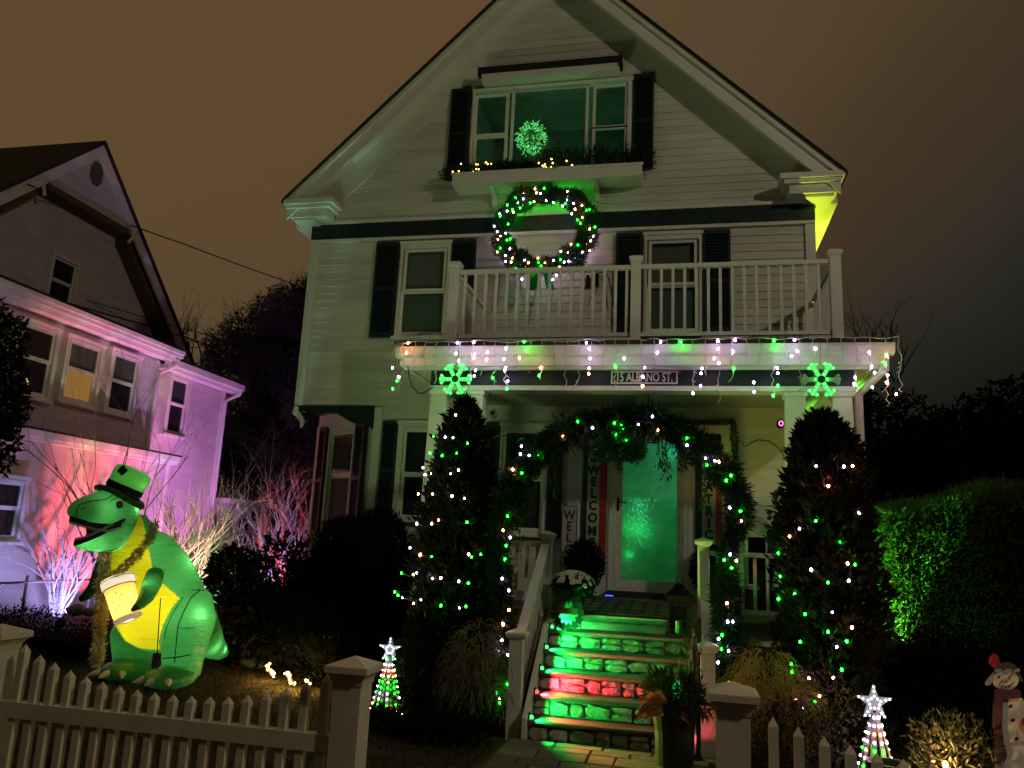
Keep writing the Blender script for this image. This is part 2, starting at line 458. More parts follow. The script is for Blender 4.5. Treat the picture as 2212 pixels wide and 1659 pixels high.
# ================================================================== WHITE HOUSE
HOUSE = thing('white_house', 'white clapboard gabled house with dark shutters and a railed porch balcony', 'house', (0, 0, 0))
HW = 3.6; AP = 10.63; SL = .98
def build_house():
    H = HOUSE
    w = MB()
    plan = [(-2.42, .1), (HW, .1), (HW, 9), (-HW, 9), (-HW, .93)]
    w.prism([(x, y) for x, y in plan], .3, 3.59, lambda x, z, y: (x, z, y))
    w.box(-HW, HW, .1, 9, 3.592, 6.5)
    w.prism([(-HW, 6.502), (HW, 6.502), (HW, 6.98), (0, 10.47), (-HW, 6.98)], .1, 9)
    w.build('wall', mat('siding_side', (.40, .39, .35), .7, .15, 2, .3, 22, stretch=(.2, .2, 6)), H)
    # clapboards, every course of every stretch of wall
    opn = [(-2.21, -1.42, 4.60, 6.12), (1.42, 2.21, 4.60, 6.12), (-1.22, 1.23, 7.0, 8.58), (-.53, .17, 1.80, 3.38), (.44, 2.58, .9, 3.40), (-2.03, -1.1, 1.95, 3.40)]
    z = .98; pitch = .1150; r = random.Random(5)
    while z < 10.2:
        zc = z + pitch / 2
        if not 6.10 < zc < 6.50:
            if zc < 3.55: xl, xr = -2.30, 3.57
            elif zc < 6.2: xl, xr = -3.57, 3.57
            else:
                hx = (10.40 - zc) / SL; xl, xr = max(-3.9, -hx), min(3.9, hx)
                if zc < 6.9: xl, xr = -3.6, 3.6
            segs = [(xl, xr)]
            for a, b, c, d in opn:
                if c < zc < d:
                    segs = [q for s in segs for q in (((s[0], min(s[1], a)), (max(s[0], b), s[1])) if a < s[1] and b > s[0] else (s,)) if q[1] - q[0] > .03]
            cut = []
            for a, b in segs:
                while b - a > 3.4:
                    w = r.uniform(1.4, 2.9); cut.append((a, a + w - .003)); a += w
                cut.append((a, b))
            for a, b in cut:
                piece('clapboard', 'board', SIDING, ((a + b) / 2, .003 + r.uniform(-.0012, .0012), zc), (b - a, .020, pitch + .012), H, (0, r.uniform(-.0006, .0006), 0))
        z += pitch
    for s in (-1, 1):
        MB().box(min(s * 3.57, s * 3.70), max(s * 3.57, s * 3.70), -.035, .098, 3.60 if s < 0 else .6, 6.16).build('corner_board', TRIM, H)
    MB().box(-2.415, -2.30, -.035, .098, .6, 3.585).build('corner_board', TRIM, H)
    MB().box(-3.7, 3.7, -.05, .098, 6.215, 6.45).build('frieze_board', DARK, H)
    b = MB(); b.box(-3.72, 3.72, -.07, .098, 6.452, 6.50); b.box(-3.7, 3.7, -.042, .098, 6.165, 6.212); b.build('belt_moulding', TRIM, H)
    # roof, rake, soffit
    def chev(zt, zb, hx, y0, y1):
        return MB().prism([(0, zt), (hx, zt - SL * hx), (hx, zb - SL * hx), (0, zb), (-hx, zb - SL * hx), (-hx, zt - SL * hx)], y0, y1)
    rf = chev(AP + .062, AP + .02, 4.06, -.43, 9.5).build('roof', ROOFM, H)
    for k in range(34):        # shingle butts showing along the two rakes
        for s in (-1, 1):
            x = (k + .5) * .119 * s
            piece('shingle', 'box', ROOFM, (x, -.435, AP + .056 - SL * abs(x)), (.172, .026, .010), rf, (0, s * .80, 0))
    chev(AP + .018, AP - .07, 4.0, -.405, .09).build('rake_moulding', TRIM, H)
    chev(AP - .072, AP - .30, 3.98, -.365, -.325).build('rake_board', TRIM, H)
    chev(AP - .10, AP - .135, 3.97, -.323, .05).build('rake_soffit', TRIM, H)
    chev(AP - .14, AP - .60, 3.72, -.018, .02).build('rake_frieze', SIDING, H)
    for s in (-1, 1):
        b = MB()
        for x0, x1, y0, z0, z1 in ((3.22, 4.03, -.42, 6.66, 6.735), (3.27, 3.99, -.39, 6.60, 6.658), (3.34, 3.94, -.34, 6.47, 6.598), (3.55, 3.90, -.30, 6.43, 6.468)):
            b.box(min(s * x0, s * x1), max(s * x0, s * x1), y0, -.052 if z0 < 6.5 else -.052, z0, z1)
        b.build('cornice_return', TRIM, H)
        b = MB(); b.box(min(s * 3.605, s * 3.93), max(s * 3.605, s * 3.93), -.05, 9, 6.43, 6.46); b.box(min(s * 3.932, s * 3.99), max(s * 3.932, s * 3.99), -.05, 9.2, 6.43, 6.70)
        b.box(min(s * 3.605, s * 3.66), max(s * 3.605, s * 3.66), .1, 9, 6.25, 6.43)
        b.build('side_soffit', TRIM, H)
    # awning cassette
    a = MB().box(-1.05, 1.03, -.24, -.012, 8.60, 8.715).build('awning', TRIM, H)
    b = MB().box(-1.09, 1.07, -.29, -.012, 8.717, 8.80); b.box(-1.10, -1.075, -.30, -.2, 8.66, 8.80); b.box(1.055, 1.08, -.30, -.2, 8.66, 8.80)
    b.build('awning_cover', mat('black_canvas', (.012, .013, .015), .8, .3), a)
    # window box
    b = MB().box(-1.37, 1.39, -.36, -.33, 6.845, 7.03); b.box(-1.37, -1.34, -.329, -.015, 6.845, 7.03); b.box(1.36, 1.39, -.329, -.015, 6.845, 7.03); b.box(-1.339, 1.359, -.329, -.015, 6.847, 6.87)
    b.box(-1.39, 1.41, -.372, -.361, 7.00, 7.04)
    wb = b.build('window_box', TRIM, H)
    for x in (-.79, .735):
        MB().prism([(-.30, 6.84), (-.015, 6.84), (-.015, 6.64), (-.05, 6.64), (-.09, 6.74)], x - .03, x + .03, lambda y, z, x: (x, y, z)).build('bracket', TRIM, wb)

def window(parent, M, ox0, ox1, oz0, oz1, panes, shades, sill=True, yb=.085, label=None):
    """casing (part) > sash, pane, blind (sub-parts); panes: (x0,x1,z0,z1) of every light"""
    b = MB()
    px0 = min(p[0] for p in panes) - .045; px1 = max(p[1] for p in panes) + .045; pz0 = min(p[2] for p in panes) - .05; pz1 = max(p[3] for p in panes) + .045
    for q in ((ox0, px0, oz0, oz1), (px1, ox1, oz0, oz1), (px0, px1, pz1, oz1), (px0, px1, oz0, pz0)):
        b.box(q[0], q[1], -.045, .09, q[2], q[3], M)
    b.box(ox0 - .015, ox1 + .015, -.065, -.0455, oz1 - .035, oz1 + .012, M)
    b.box(px0 - .025, px0, -.058, -.0455, pz0, pz1 + .025, M); b.box(px1, px1 + .025, -.058, -.0455, pz0, pz1 + .025, M); b.box(px0, px1, -.058, -.0455, pz1, pz1 + .025, M)
    if sill: b.box(ox0 - .03, ox1 + .03, -.09, -.0455, oz0 - .02, oz0 + .03, M)
    w = b.build('window', TRIM, parent)
    if label: w['label'] = label
    for i, (x0, x1, z0, z1) in enumerate(panes):
        y = .0 if i % 2 else -.02; s = MB(); k = .044
        for q in ((x0 - k, x0, z0 - k, z1 + k), (x1, x1 + k, z0 - k, z1 + k), (x0, x1, z1, z1 + k), (x0, x1, z0 - k, z0)):
            s.box(q[0], q[1], y, y + .035, q[2], q[3], M)
        s.build('sash', TRIM, w)
        MB().box(x0, x1, y + .014, y + .018, z0, z1, M).build('pane', PANE, w)
        sm = shades[i]
        if sm is None: continue
        MB().box(x0 - .03, x1 + .03, yb - .025 - .004 * (i % 2), yb - .02 - .004 * (i % 2), z0 - .03, z1 + .03, M).build('blind_or_room', sm, w)
    return w
I4 = Matrix.Identity(4)
def shutter(parent, x0, x1, z0, z1, M=I4, m=None):
    b = MB(); y0, y1 = -.062, -.016; k = .035
    for q in ((x0, x0 + k, z0, z1), (x1 - k, x1, z0, z1), (x0 + k, x1 - k, z1 - .06, z1), (x0 + k, x1 - k, z0, z0 + .08), (x0 + k, x1 - k, (z0 + z1) / 2 - .03, (z0 + z1) / 2 + .03)):
        b.box(*q[:2], y0, y1, *q[2:], M)
    b.box(x0 + k, x1 - k, y1 - .006, y1 - .001, z0 + .08, z1 - .06, M)
    z = z0 + .09
    while z < z1 - .07:
        v = [M @ Vector(p) for p in ((x0 + k, y0 + .006, z), (x1 - k, y0 + .006, z), (x1 - k, y1 - .008, z + .042), (x0 + k, y1 - .008, z + .042), (x0 + k, y0 + .006, z - .006), (x1 - k, y0 + .006, z - .006), (x1 - k, y1 - .008, z + .036), (x0 + k, y1 - .008, z + .036))]
        b.add(v, [(0, 1, 2, 3), (7, 6, 5, 4), (0, 4, 5, 1)])
        z += .046
    return b.build('shutter', m or DARK, parent)

def build_openings():
    H = HOUSE
    sh_low = mat('sash_screen', (.24, .30, .26), .8, .1); sh_up = mat('grey_shade', (.36, .33, .31), .9, .05)
    for c in (-1.81, 1.815):
        window(H, I4, c - .40, c + .40, 4.61, 6.11, [(c - .29, c + .29, 5.38, 5.96), (c - .31, c + .31, 4.72, 5.31)], [sh_up, sh_low])
        for a, b_ in ((c - .79, c - .42), (c + .405, c + .775)):
            shutter(H, a, b_, 4.63, 6.12)
    gs = mat('green_room', (.05, .10, .06), .9, .2)
    window(H, I4, -1.21, 1.22, 7.03, 8.57, [(-1.15, -.70, 7.84, 8.46), (-.57, .525, 7.16, 8.52), (.68, 1.11, 7.84, 8.47), (-1.14, -.70, 7.16, 7.77), (.68, 1.11, 7.16, 7.78)], [None] * 5, sill=False)
    shutter(H, -1.57, -1.265, 7.10, 8.62); shutter(H, 1.225, 1.53, 7.10, 8.62)
    bl = mat('slat_blind_dark', (.05, .05, .05), .7, .3, 3)
    window(H, I4, -.52, .155, 1.85, 3.37, [(-.44, .06, 2.65, 3.24), (-.44, .06, 1.95, 2.58)], [bl, bl])
    shutter(H, -.74, -.525, 1.83, 3.38); shutter(H, .16, .365, 1.83, 3.36)
    window(H, I4, -2.03, -1.10, 1.98, 3.38, [(-1.90, -1.23, 2.66, 3.23), (-1.90, -1.23, 2.06, 2.59)], [bl, bl])
    shutter(H, -2.265, -2.04, 1.95, 3.38)
    # slatted blinds inside the ground-floor windows
    for x0, x1, z0, z1 in ((-.46, .08, 1.95, 3.23), (-1.92, -1.2, 2.06, 3.22)):
        b = MB(); z = z0
        while z < z1: b.box(x0, x1, .045, .060, z, z + .006); z += .035
        b.build('slat_blind', BLIND, H)
    # cut-away corner under the overhang, with window, louvred shutters and scalloped bracket
    p1, p0 = Vector((-3.64, .86, 0)), Vector((-2.42, .02, 0)); d = (p0 - p1).normalized()
    M = Matrix(((d.x, -d.y, 0, p1.x), (d.y, d.x, 0, p1.y), (0, 0, 1, 0), (0, 0, 0, 1))); L = (p0 - p1).length
    MB().box(0, L, .02, .15, .5, 3.585, M).build('corner_wall', SIDING, H)
    window(H, M @ Matrix.Translation((0, -.01, 0)), .30, 1.10, 1.7, 3.40, [(.42, .98, 2.66, 3.24), (.42, .98, 1.85, 2.58)], [bl, bl], yb=.035)
    Ms = M @ Matrix.Translation((0, -.035, 0))
    shutter(H, .07, .29, 1.75, 3.38, Ms, mat('red_lit_shutter', (.03, .014, .016), .5, .2)); shutter(H, 1.11, 1.36, 1.75, 3.38, Ms)  # red side light is put into the far shutter's dark colour
    MB().box(-.06, .06, -.06, .06, .5, 3.42, M).build('corner_board', TRIM, H)
    MB().box(-.05, L, -.045, .019, 3.40, 3.585, M).build('frieze_board', TRIM, H)
    MB().prism([(-3.68, .02), (-2.42, .02), (-3.68, .90)], 3.586, 3.60, lambda x, z, y: (x, z, y)).build('overhang_soffit', DARK, H)
    pts = [(-2.43, 3.60), (-3.66, 3.60), (-3.66, 3.535), (-3.55, 3.52), (-3.46, 3.49), (-3.36, 3.47), (-3.25, 3.48), (-3.18, 3.50), (-3.10, 3.50), (-3.0, 3.48), (-2.92, 3.44), (-2.84, 3.39), (-2.75, 3.35), (-2.66, 3.33), (-2.58, 3.335), (-2.52, 3.32), (-2.43, 3.26)]
    MB().prism(pts, -.03, .0).build('scalloped_bracket', DARK, H)
    b = MB(); b.tube([(-3.66, .0, 3.585), (-3.68, .0, 3.50), (-3.62, .02, 3.44), (-3.58, .05, 3.36), (-3.60, .06, 3.28)], [.05, .06, .045, .04, .02], 8); b.build('corbel', TRIM, H)

    # door unit: casing, mullions, side lights, storm door
    b = MB()
    for x0, x1, z0, z1 in ((.44, .64, 1.04, 3.27), (2.45, 2.58, 1.04, 3.27), (.97, 1.085, 1.04, 3.27), (1.965, 2.115, 1.04, 3.27), (.44, 2.58, 3.272, 3.40), (.64, .97, 1.04, 1.42), (2.115, 2.45, 1.04, 1.42), (1.085, 1.965, 3.225, 3.27)):
        b.box(x0, x1, -.05, .09, z0, z1)
    for x0, x1 in ((.56, .60), (2.48, 2.51), (1.0, 1.03), (2.03, 2.06)):
        b.box(x0, x1, -.066, -.0505, 1.06, 3.25)
    b.build('door_casing', TRIM, H)
    for x0, x1 in ((.64, .97), (2.115, 2.45)):
        p = MB().box(x0 - .001, x1 + .001, .01, .016, 1.42, 3.27).build('side_light', PANE, H)
        MB().box(x0, x1, .06, .065, 1.42, 3.27).build('blind_or_room', mat('maroon_curtain', (.10, .05, .045), .9, .2), p)
    MB().box(1.0, 2.05, -.16, .0, 1.11, 1.20).build('door_sill', mat('sill_dark', (.03, .03, .03), .6), H)
    dr = MB()
    for x0, x1, z0, z1 in ((1.09, 1.175, 1.245, 3.22), (1.885, 1.96, 1.245, 3.22), (1.175, 1.885, 3.17, 3.22), (1.175, 1.885, 1.245, 1.345)):
        dr.box(x0, x1, -.035, .02, z0, z1)
    dr.box(1.085, 1.965, -.03, .08, 1.20, 1.243)
    at_ = MB(); x0, x1, z0, z1, y0, y1 = -1.19, 1.17, 7.10, 8.56, .091, 1.3
    at_.add([(x0, y0, z0), (x1, y0, z0), (x1, y1, z0), (x0, y1, z0), (x0, y0, z1), (x1, y0, z1), (x1, y1, z1), (x0, y1, z1)], [(0, 1, 2, 3), (4, 7, 6, 5), (0, 3, 7, 4), (1, 5, 6, 2), (3, 2, 6, 7)])
    at_.build('attic_room', mat('attic_wall', (.16, .17, .16), .9, .3, 2), H)
    D = dr.build('door', TRIM, H)
    MB().box(1.175, 1.885, -.012, -.006, 1.345, 3.17).build('pane', glass('storm_glass', (.82, .9, .84), .05), D)
    hb = MB(); hb.box(1.108, 1.136, -.052, -.0355, 2.22, 2.40); hb.tube([(1.122, -.05, 2.33), (1.122, -.085, 2.33), (1.16, -.09, 2.335), (1.24, -.085, 2.325)], .008, 8); hb.build('handle', BLACKM, D)
    MB().box(1.02, 1.06, -.085, -.067, 2.25, 2.36).build('door_bell', mat('pale_plastic', (.5, .5, .48), .4), H)
    # frosted sheet behind the glass and the lit hall behind it
    fr = trans('frosted_film', (.70, .80, .73), .75, 0, .35, .45)  # patchy light on the door is put into the film's mottled colour
    MB().box(1.175, 1.885, .055, .058, 1.345, 3.17).build('frosted_film', fr, D)
    hall = MB(); x0, x1, z0, z1, y0, y1 = 1.12, 1.94, 1.26, 3.22, .06, .9
    hall.add([(x0, y0, z0), (x1, y0, z0), (x1, y1, z0), (x0, y1, z0), (x0, y0, z1), (x1, y0, z1), (x1, y1, z1), (x0, y1, z1)], [(0, 1, 2, 3), (4, 7, 6, 5), (0, 3, 7, 4), (1, 5, 6, 2), (3, 2, 6, 7)])
    hall.build('hall', mat('hall_wall', (.35, .4, .36), .9), D)
build_house(); build_openings()
# cut a real opening in the wall for the lit hall behind the storm door
def hall_opening():
    w = next(o for o in HOUSE.children if o.name == 'wall')
    b = MB().box(1.115, 1.945, -.5, .95, 1.255, 3.225).box(-1.195, 1.175, -.5, 1.35, 7.095, 8.565); me = rawmesh('cut', b.v, b.f)
    c = bpy.data.objects.new('cut', me); COL.objects.link(c)
    md = w.modifiers.new('cut', 'BOOLEAN'); md.object = c; md.operation = 'DIFFERENCE'; md.solver = 'EXACT'
    dg = bpy.context.evaluated_depsgraph_get(); dg.update()
    new = bpy.data.meshes.new_from_object(w.evaluated_get(dg))
    w.modifiers.clear(); w.data = new
    bpy.data.objects.remove(c)
hall_opening()
lamp('film_backlight', 'POINT', (1.34, .19, 2.02), (.02, 1, .20), 5.5, .05)
lamp('film_backlight', 'POINT', (1.70, .55, 2.60), (.16, 1, .42), 3.0, .15)  # added to pale the green of the film
lamp('film_backlight', 'POINT', (1.27, .10, 1.66), (.02, 1, .20), .5, .02)  # this and the next two added for bright patches on the film
lamp('film_backlight', 'POINT', (1.48, .13, 1.95), (.02, 1, .25), .7, .02)
lamp('film_backlight', 'POINT', (1.80, .18, 3.02), (.06, 1, .50), .9, .04)
lamp('attic_lamp', 'POINT', (.15, .75, 7.30), (.26, 1, .38), 11, .08)

def build_porch():
    H = HOUSE
    GREY = mat('porch_floor', (.16, .16, .15), .6, .15, 8, .1)
    b = MB(); fl = [(-1.78, .96), (-1.78, 1.042), (.095, 1.135), (.095, .96)]; b.prism(fl, -1.05, 3.95, lambda y, z, x: (x, y, z)); b.prism([(-2.03, .96), (-2.03, 1.03), (-1.7805, 1.0415), (-1.7805, .96)], .55, 2.10, lambda y, z, x: (x, y, z))
    b.build('porch_floor', GREY, H)
    b = MB(); b.box(-1.0, .55, -1.66, -1.60, .80, .988); b.box(1.97, 3.9, -1.66, -1.60, .80, .988); b.build('porch_skirt', TRIM, H)
    b = MB(); b.box(-1.0, .55, -1.6, -1.5, -.05, .8); b.box(1.97, 3.9, -1.6, -1.5, -.05, .8); b.build('porch_base', mat('base_dark', (.03, .03, .028), .9, .3), H)
    # eave: gutter, fascia, soffit, roof
    g = MB()
    prof = [(-2.06, 3.955), (-2.06, 3.93), (-2.035, 3.86), (-2.0, 3.835), (-1.93, 3.835), (-1.93, 3.945)]
    g.prism(prof, -1.385, 4.11, lambda y, z, x: (x, y, z))
    g.prism([(p[0] + 2.06 - 4.11, p[1]) for p in prof], -1.929, .0, lambda x, z, y: (-x, y, z))
    g.prism([(p[0] + 2.06 + 1.385 - 2.77, p[1]) for p in prof], -1.929, .0, lambda x, z, y: (x, y, z))
    g.build('gutter', TRIM, H)
    f = MB()
    f.box(-1.33, 4.05, -1.99, -1.935, 3.735, 3.834); f.box(-1.30, 4.02, -1.934, -1.89, 3.70, 3.734)
    for xa, xb in ((-1.33, -1.275), (3.995, 4.05)): f.box(xa, xb, -1.934, -.0, 3.735, 3.834)
    f.build('fascia', TRIM, H)
    s = MB().box(-1.27, 3.99, -1.89, -.002, 3.755, 3.78); s.build('eave_soffit', TRIM, H)
    r = MB(); r.prism([(-2.03, 3.958), (-1.72, 4.10), (-.02, 4.14), (-.02, 3.96)], -1.36, 4.08, lambda y, z, x: (x, y, z)); r.build('porch_roof', ROOFM, H)
    m = MB(); m.box(-1.02, 3.78, -1.87, -1.60, 3.716, 3.75); m.box(-1.0, 3.76, -1.845, -1.62, 3.475, 3.53); m.build('beam_trim', TRIM, H)
    MB().box(-.99, 3.74, -1.825, -1.64, 3.532, 3.714).build('porch_beam', DARK, H)
    m = MB(); m.box(-.99, -.85, -1.60, -.0, 3.48, 3.714); m.box(3.60, 3.74, -1.60, -.0, 3.48, 3.714); m.build('side_beam', TRIM, H)
    MB().box(-.85, 3.60, -1.62, -.002, 3.625, 3.65).build('porch_ceiling', mat('ceiling_paint', (.42, .43, .40), .6, .08, 4, .05), H)
    for x in (-.885, -.435, 3.15, 3.625):
        b = MB(); R = []
        for hw, z in ((.155, 1.05), (.155, 1.16), (.135, 1.17), (.095, 3.42), (.115, 3.425), (.115, 3.473)):
            R.append([(x + sx * hw, -1.72 + sy * hw, z) for sx, sy in ((-1, -1), (1, -1), (1, 1), (-1, 1))])
        b.rings(R); b.build('porch_column', TRIM, H)
    # balcony railing
    R = MB(); Y = -1.6
    R.box(-.79, 3.58, Y - .035, Y + .035, 5.0, 5.05); R.box(-.79, 3.58, Y - .025, Y + .025, 4.17, 4.215)
    for x in (-.84, 3.635): R.box(x - .035, x + .035, Y + .06, -.02, 5.0, 5.05); R.box(x - .025, x + .025, Y + .06, -.02, 4.17, 4.215)
    rail = R.build('balcony_railing', TRIM, H)
    for x in [-.7 + .1335 * i for i in range(16)] + [1.572 + .1345 * i for i in range(15)]:
        piece('baluster', 'box', TRIM, (x, Y, 4.61), (.034, .034, .782), rail)
    for x in (-.84, 3.635):
        for i in range(10): piece('baluster', 'box', TRIM, (x, Y + .16 + i * .135, 4.61), (.034, .034, .782), rail)
    for x in (-.84, 1.41, 3.635):
        b = MB().box(x - .058, x + .058, Y - .058, Y + .058, 4.06, 5.08); R2 = []
        for hw, z in ((.062, 5.08), (.075, 5.10), (.08, 5.12), (.08, 5.145), (.045, 5.165)):
            R2.append([(x + sx * hw, Y + sy * hw, z) for sx, sy in ((-1, -1), (1, -1), (1, 1), (-1, 1))])
        b.rings(R2); b.build('post', TRIM, rail)
    # porch railings either side of the steps
    for xa, xb in ((-.78, .40), (2.25, 3.02)):
        q = MB().box(xa, xb, -1.665, -1.595, 1.70, 1.75)
        pr = q.build('porch_railing', TRIM, H); MB().box(xa, xb, -1.655, -1.605, 1.11, 1.155).build('bottom_rail', TRIM, pr); n = int((xb - xa) / .118)
        for i in range(n): piece('baluster', 'box', TRIM, (xa + (i + .6) * (xb - xa) / n, -1.63, 1.427), (.034, .034, .545), pr)
    # downspouts at the right end of the porch
    d = MB(); d.tube([(4.03, -1.95, 3.85), (4.03, -1.95, 3.70), (3.80, -1.72, 3.46), (3.80, -1.72, 1.0), (3.80, -1.72, .1)], .045, 8); d.build('downspout', TRIM, H)
    # pendant hooks
build_porch()

# ------------------------------------------------------------------ front steps
def build_steps():
    T = thing('front_steps', 'stone front steps with white treads lit green and red from the side', 'steps', (1.25, -3.2, 0))
    STONE = [mat('step_stone_' + k, c, .85, .35, 14, .9, 70) for k, c in (('a', (.52, .49, .44)), ('b', (.38, .36, .32)), ('c', (.60, .55, .48)), ('d', (.46, .40, .34)))]
    MORT = mat('mortar', (.26, .25, .23), .95, .4, 40, 1.0, 90)
    TREAD = mat('tread_composite', (.085, .09, .088), .45, .08, 9, .08, 50)
    z = [0, .18, .36, .54, .71, .88, 1.05]; yf = [-3.19, -2.955, -2.72, -2.485, -2.25]
    r = random.Random(11)
    b = MB()
    for k in range(5): b.box(.57, 2.06, yf[k] + .055, -1.79, z[k], z[k + 1] - .046)
    b.build('core', MORT, T)
    for k in range(5):
        R = [[(x, yf[k] + dy, z[k + 1] + dz) for dy, dz in ((0, -.036), (-.006, -.022), (0, -.006), (.012, 0), (.285, 0), (.285, -.044), (.012, -.044))] for x in (.602, 2.035)]
        MB().rings(R).build('tread', TREAD, T)
    MB().box(.602, 2.035, -2.005, -1.99, .884, .985).build('riser_board', TRIM, T)
    for k in range(5):
        x = .61
        while x < 2.0:
            w = r.uniform(.11, .25); w = min(w, 2.03 - x)
            if w > .05:
                h = z[k + 1] - z[k] - .05
                two = r.random() < .3
                if two:
                    hh = h * r.uniform(.4, .6)
                    piece('stone', 'stone%d' % r.randint(0, 5), r.choice(STONE), (x + w / 2, yf[k] + .048, z[k] + hh / 2), (w, .09, hh * 1.0), T, (0, r.uniform(-.1, .1), 0))
                    piece('stone', 'stone%d' % r.randint(0, 5), r.choice(STONE), (x + w / 2, yf[k] + .048, z[k] + hh + (h - hh) / 2), (w, .08, (h - hh)), T, (0, r.uniform(-.1, .1), 0))
                else:
                    piece('stone', 'stone%d' % r.randint(0, 5), r.choice(STONE), (x + w / 2, yf[k] + .048, z[k] + h / 2), (w * 1.02, r.uniform(.04, .09), h * r.uniform(.80, 1.0)), T, (0, r.uniform(-.15, .15), 0))
            x += w + .004
    for xa, xb in ((.56, .60), (2.037, 2.077)):
        MB().prism([(-3.24, 0), (-3.24, .20), (-2.30, .93), (-1.80, .985), (-1.80, .70), (-2.9, 0)], xa, xb, lambda y, z, x: (x, y, z)).build('stringer', TRIM, T)
    for X, dx in ((.455, .0), (2.18, 0)):
        rl = MB()
        a, c = Vector((X, -3.0, .80)), Vector((X, -1.69, 1.70)); n = (c - a).normalized(); up = Vector((0, -n.z, n.y))
        for w, h0, h1 in ((.036, -.02, .035), (.046, .035, .05)):
            R = [[p + Vector((sx * w, 0, 0)) + up * h for sx, h in ((-1, h0), (1, h0), (1, h1), (-1, h1))] for p in (a, c)]
            rl.rings(R)
        R = [[p + Vector((sx * .025, 0, -.62)) + up * h for sx, h in ((-1, -.03), (1, -.03), (1, .02), (-1, .02))] for p in (a, c)]
        rl.rings(R)
        rl = rl.build('handrail', TRIM, T)
        for i in range(10):
            t = (i + .7) / 10.4; p = a.lerp(c, t)
            piece('baluster', 'box', TRIM, (X, p.y, p.z - .31), (.032, .032, .62), rl)
        for y, z0, z1 in ((-3.07, -.02, .86), (-1.63, 1.05, 1.80)):
            q = MB().box(X - .062, X + .062, y - .062, y + .062, z0, z1); R2 = []
            for hw, zz in ((.066, z1), (.085, z1 + .012), (.092, z1 + .03), (.098, z1 + .034), (.098, z1 + .055), (.06, z1 + .072), (.008, z1 + .088)):
                R2.append([(X + sx * hw, y + sy * hw, zz) for sx, sy in ((-1, -1), (1, -1), (1, 1), (-1, 1))])
            q.rings(R2); q.build('newel_post', TRIM, T)
    # little side lamps, one per tread
    names = ['lowest tread', 'second tread from the ground', 'third tread from the ground', 'fourth tread from the ground', 'top tread beside the flower pot']
    for k in range(5):
        red = k == 1
        c = (1, .04, .06) if red else (.01, 1, .10)
        p = (.628, yf[k] + (.12 if k == 4 else .055), z[k + 1] + .018)
        t = thing('step_light', '%s step light at the left end of the %s' % ('red' if red else 'green', names[k]), 'light', p, 'side lights on the front steps')
        MB().lathe([(.018, -.017), (.02, .0), (.016, .012), (.004, .016)], p, 10).build('lens', emis('step_red', (1, .12, .14), 1.6) if red else emis('step_green', (.10, 1, .25), 1.6), t)
        MB().box(.6005, .614, p[1] - .025, p[1] + .025, z[k + 1] + .001, z[k + 1] + .05).build('clip', BLACKM, t)
        lamp('step_lamp', 'SPOT', (.655, (-2.10 if k == 4 else yf[k] + .012), z[k + 1] + .058), c, (125 if red else (32 if k == 4 else (36 if k == 0 else 52))), .012, (1.655, (-2.05 if k == 4 else yf[k] + .13), z[k + 1] - .01), 142, .35)
build_steps()

# ================================================================== DECORATIONS ON THE HOUSE
def d6(u, v): return ((760 + u / 2.989) * .8641, (540 + v / 2.989) * .8641)
def d1(u, v): return ((1440 + u / 2.633) * .8641, (560 + v / 2.633) * .8641)
def d7(u, v): return (950.5 + u * .2604, 311 + v * .2604)
def d3(u, v): return ((1240 + u / 2.962) * .8641, (1000 + v / 2.962) * .8641)
def d2(u, v): return ((740 + u / 2.962) * .8641, (980 + v / 2.962) * .8641)
def d5(u, v): return ((1240 + u / 3.16) * .8641, (1420 + v / 3.16) * .8641)

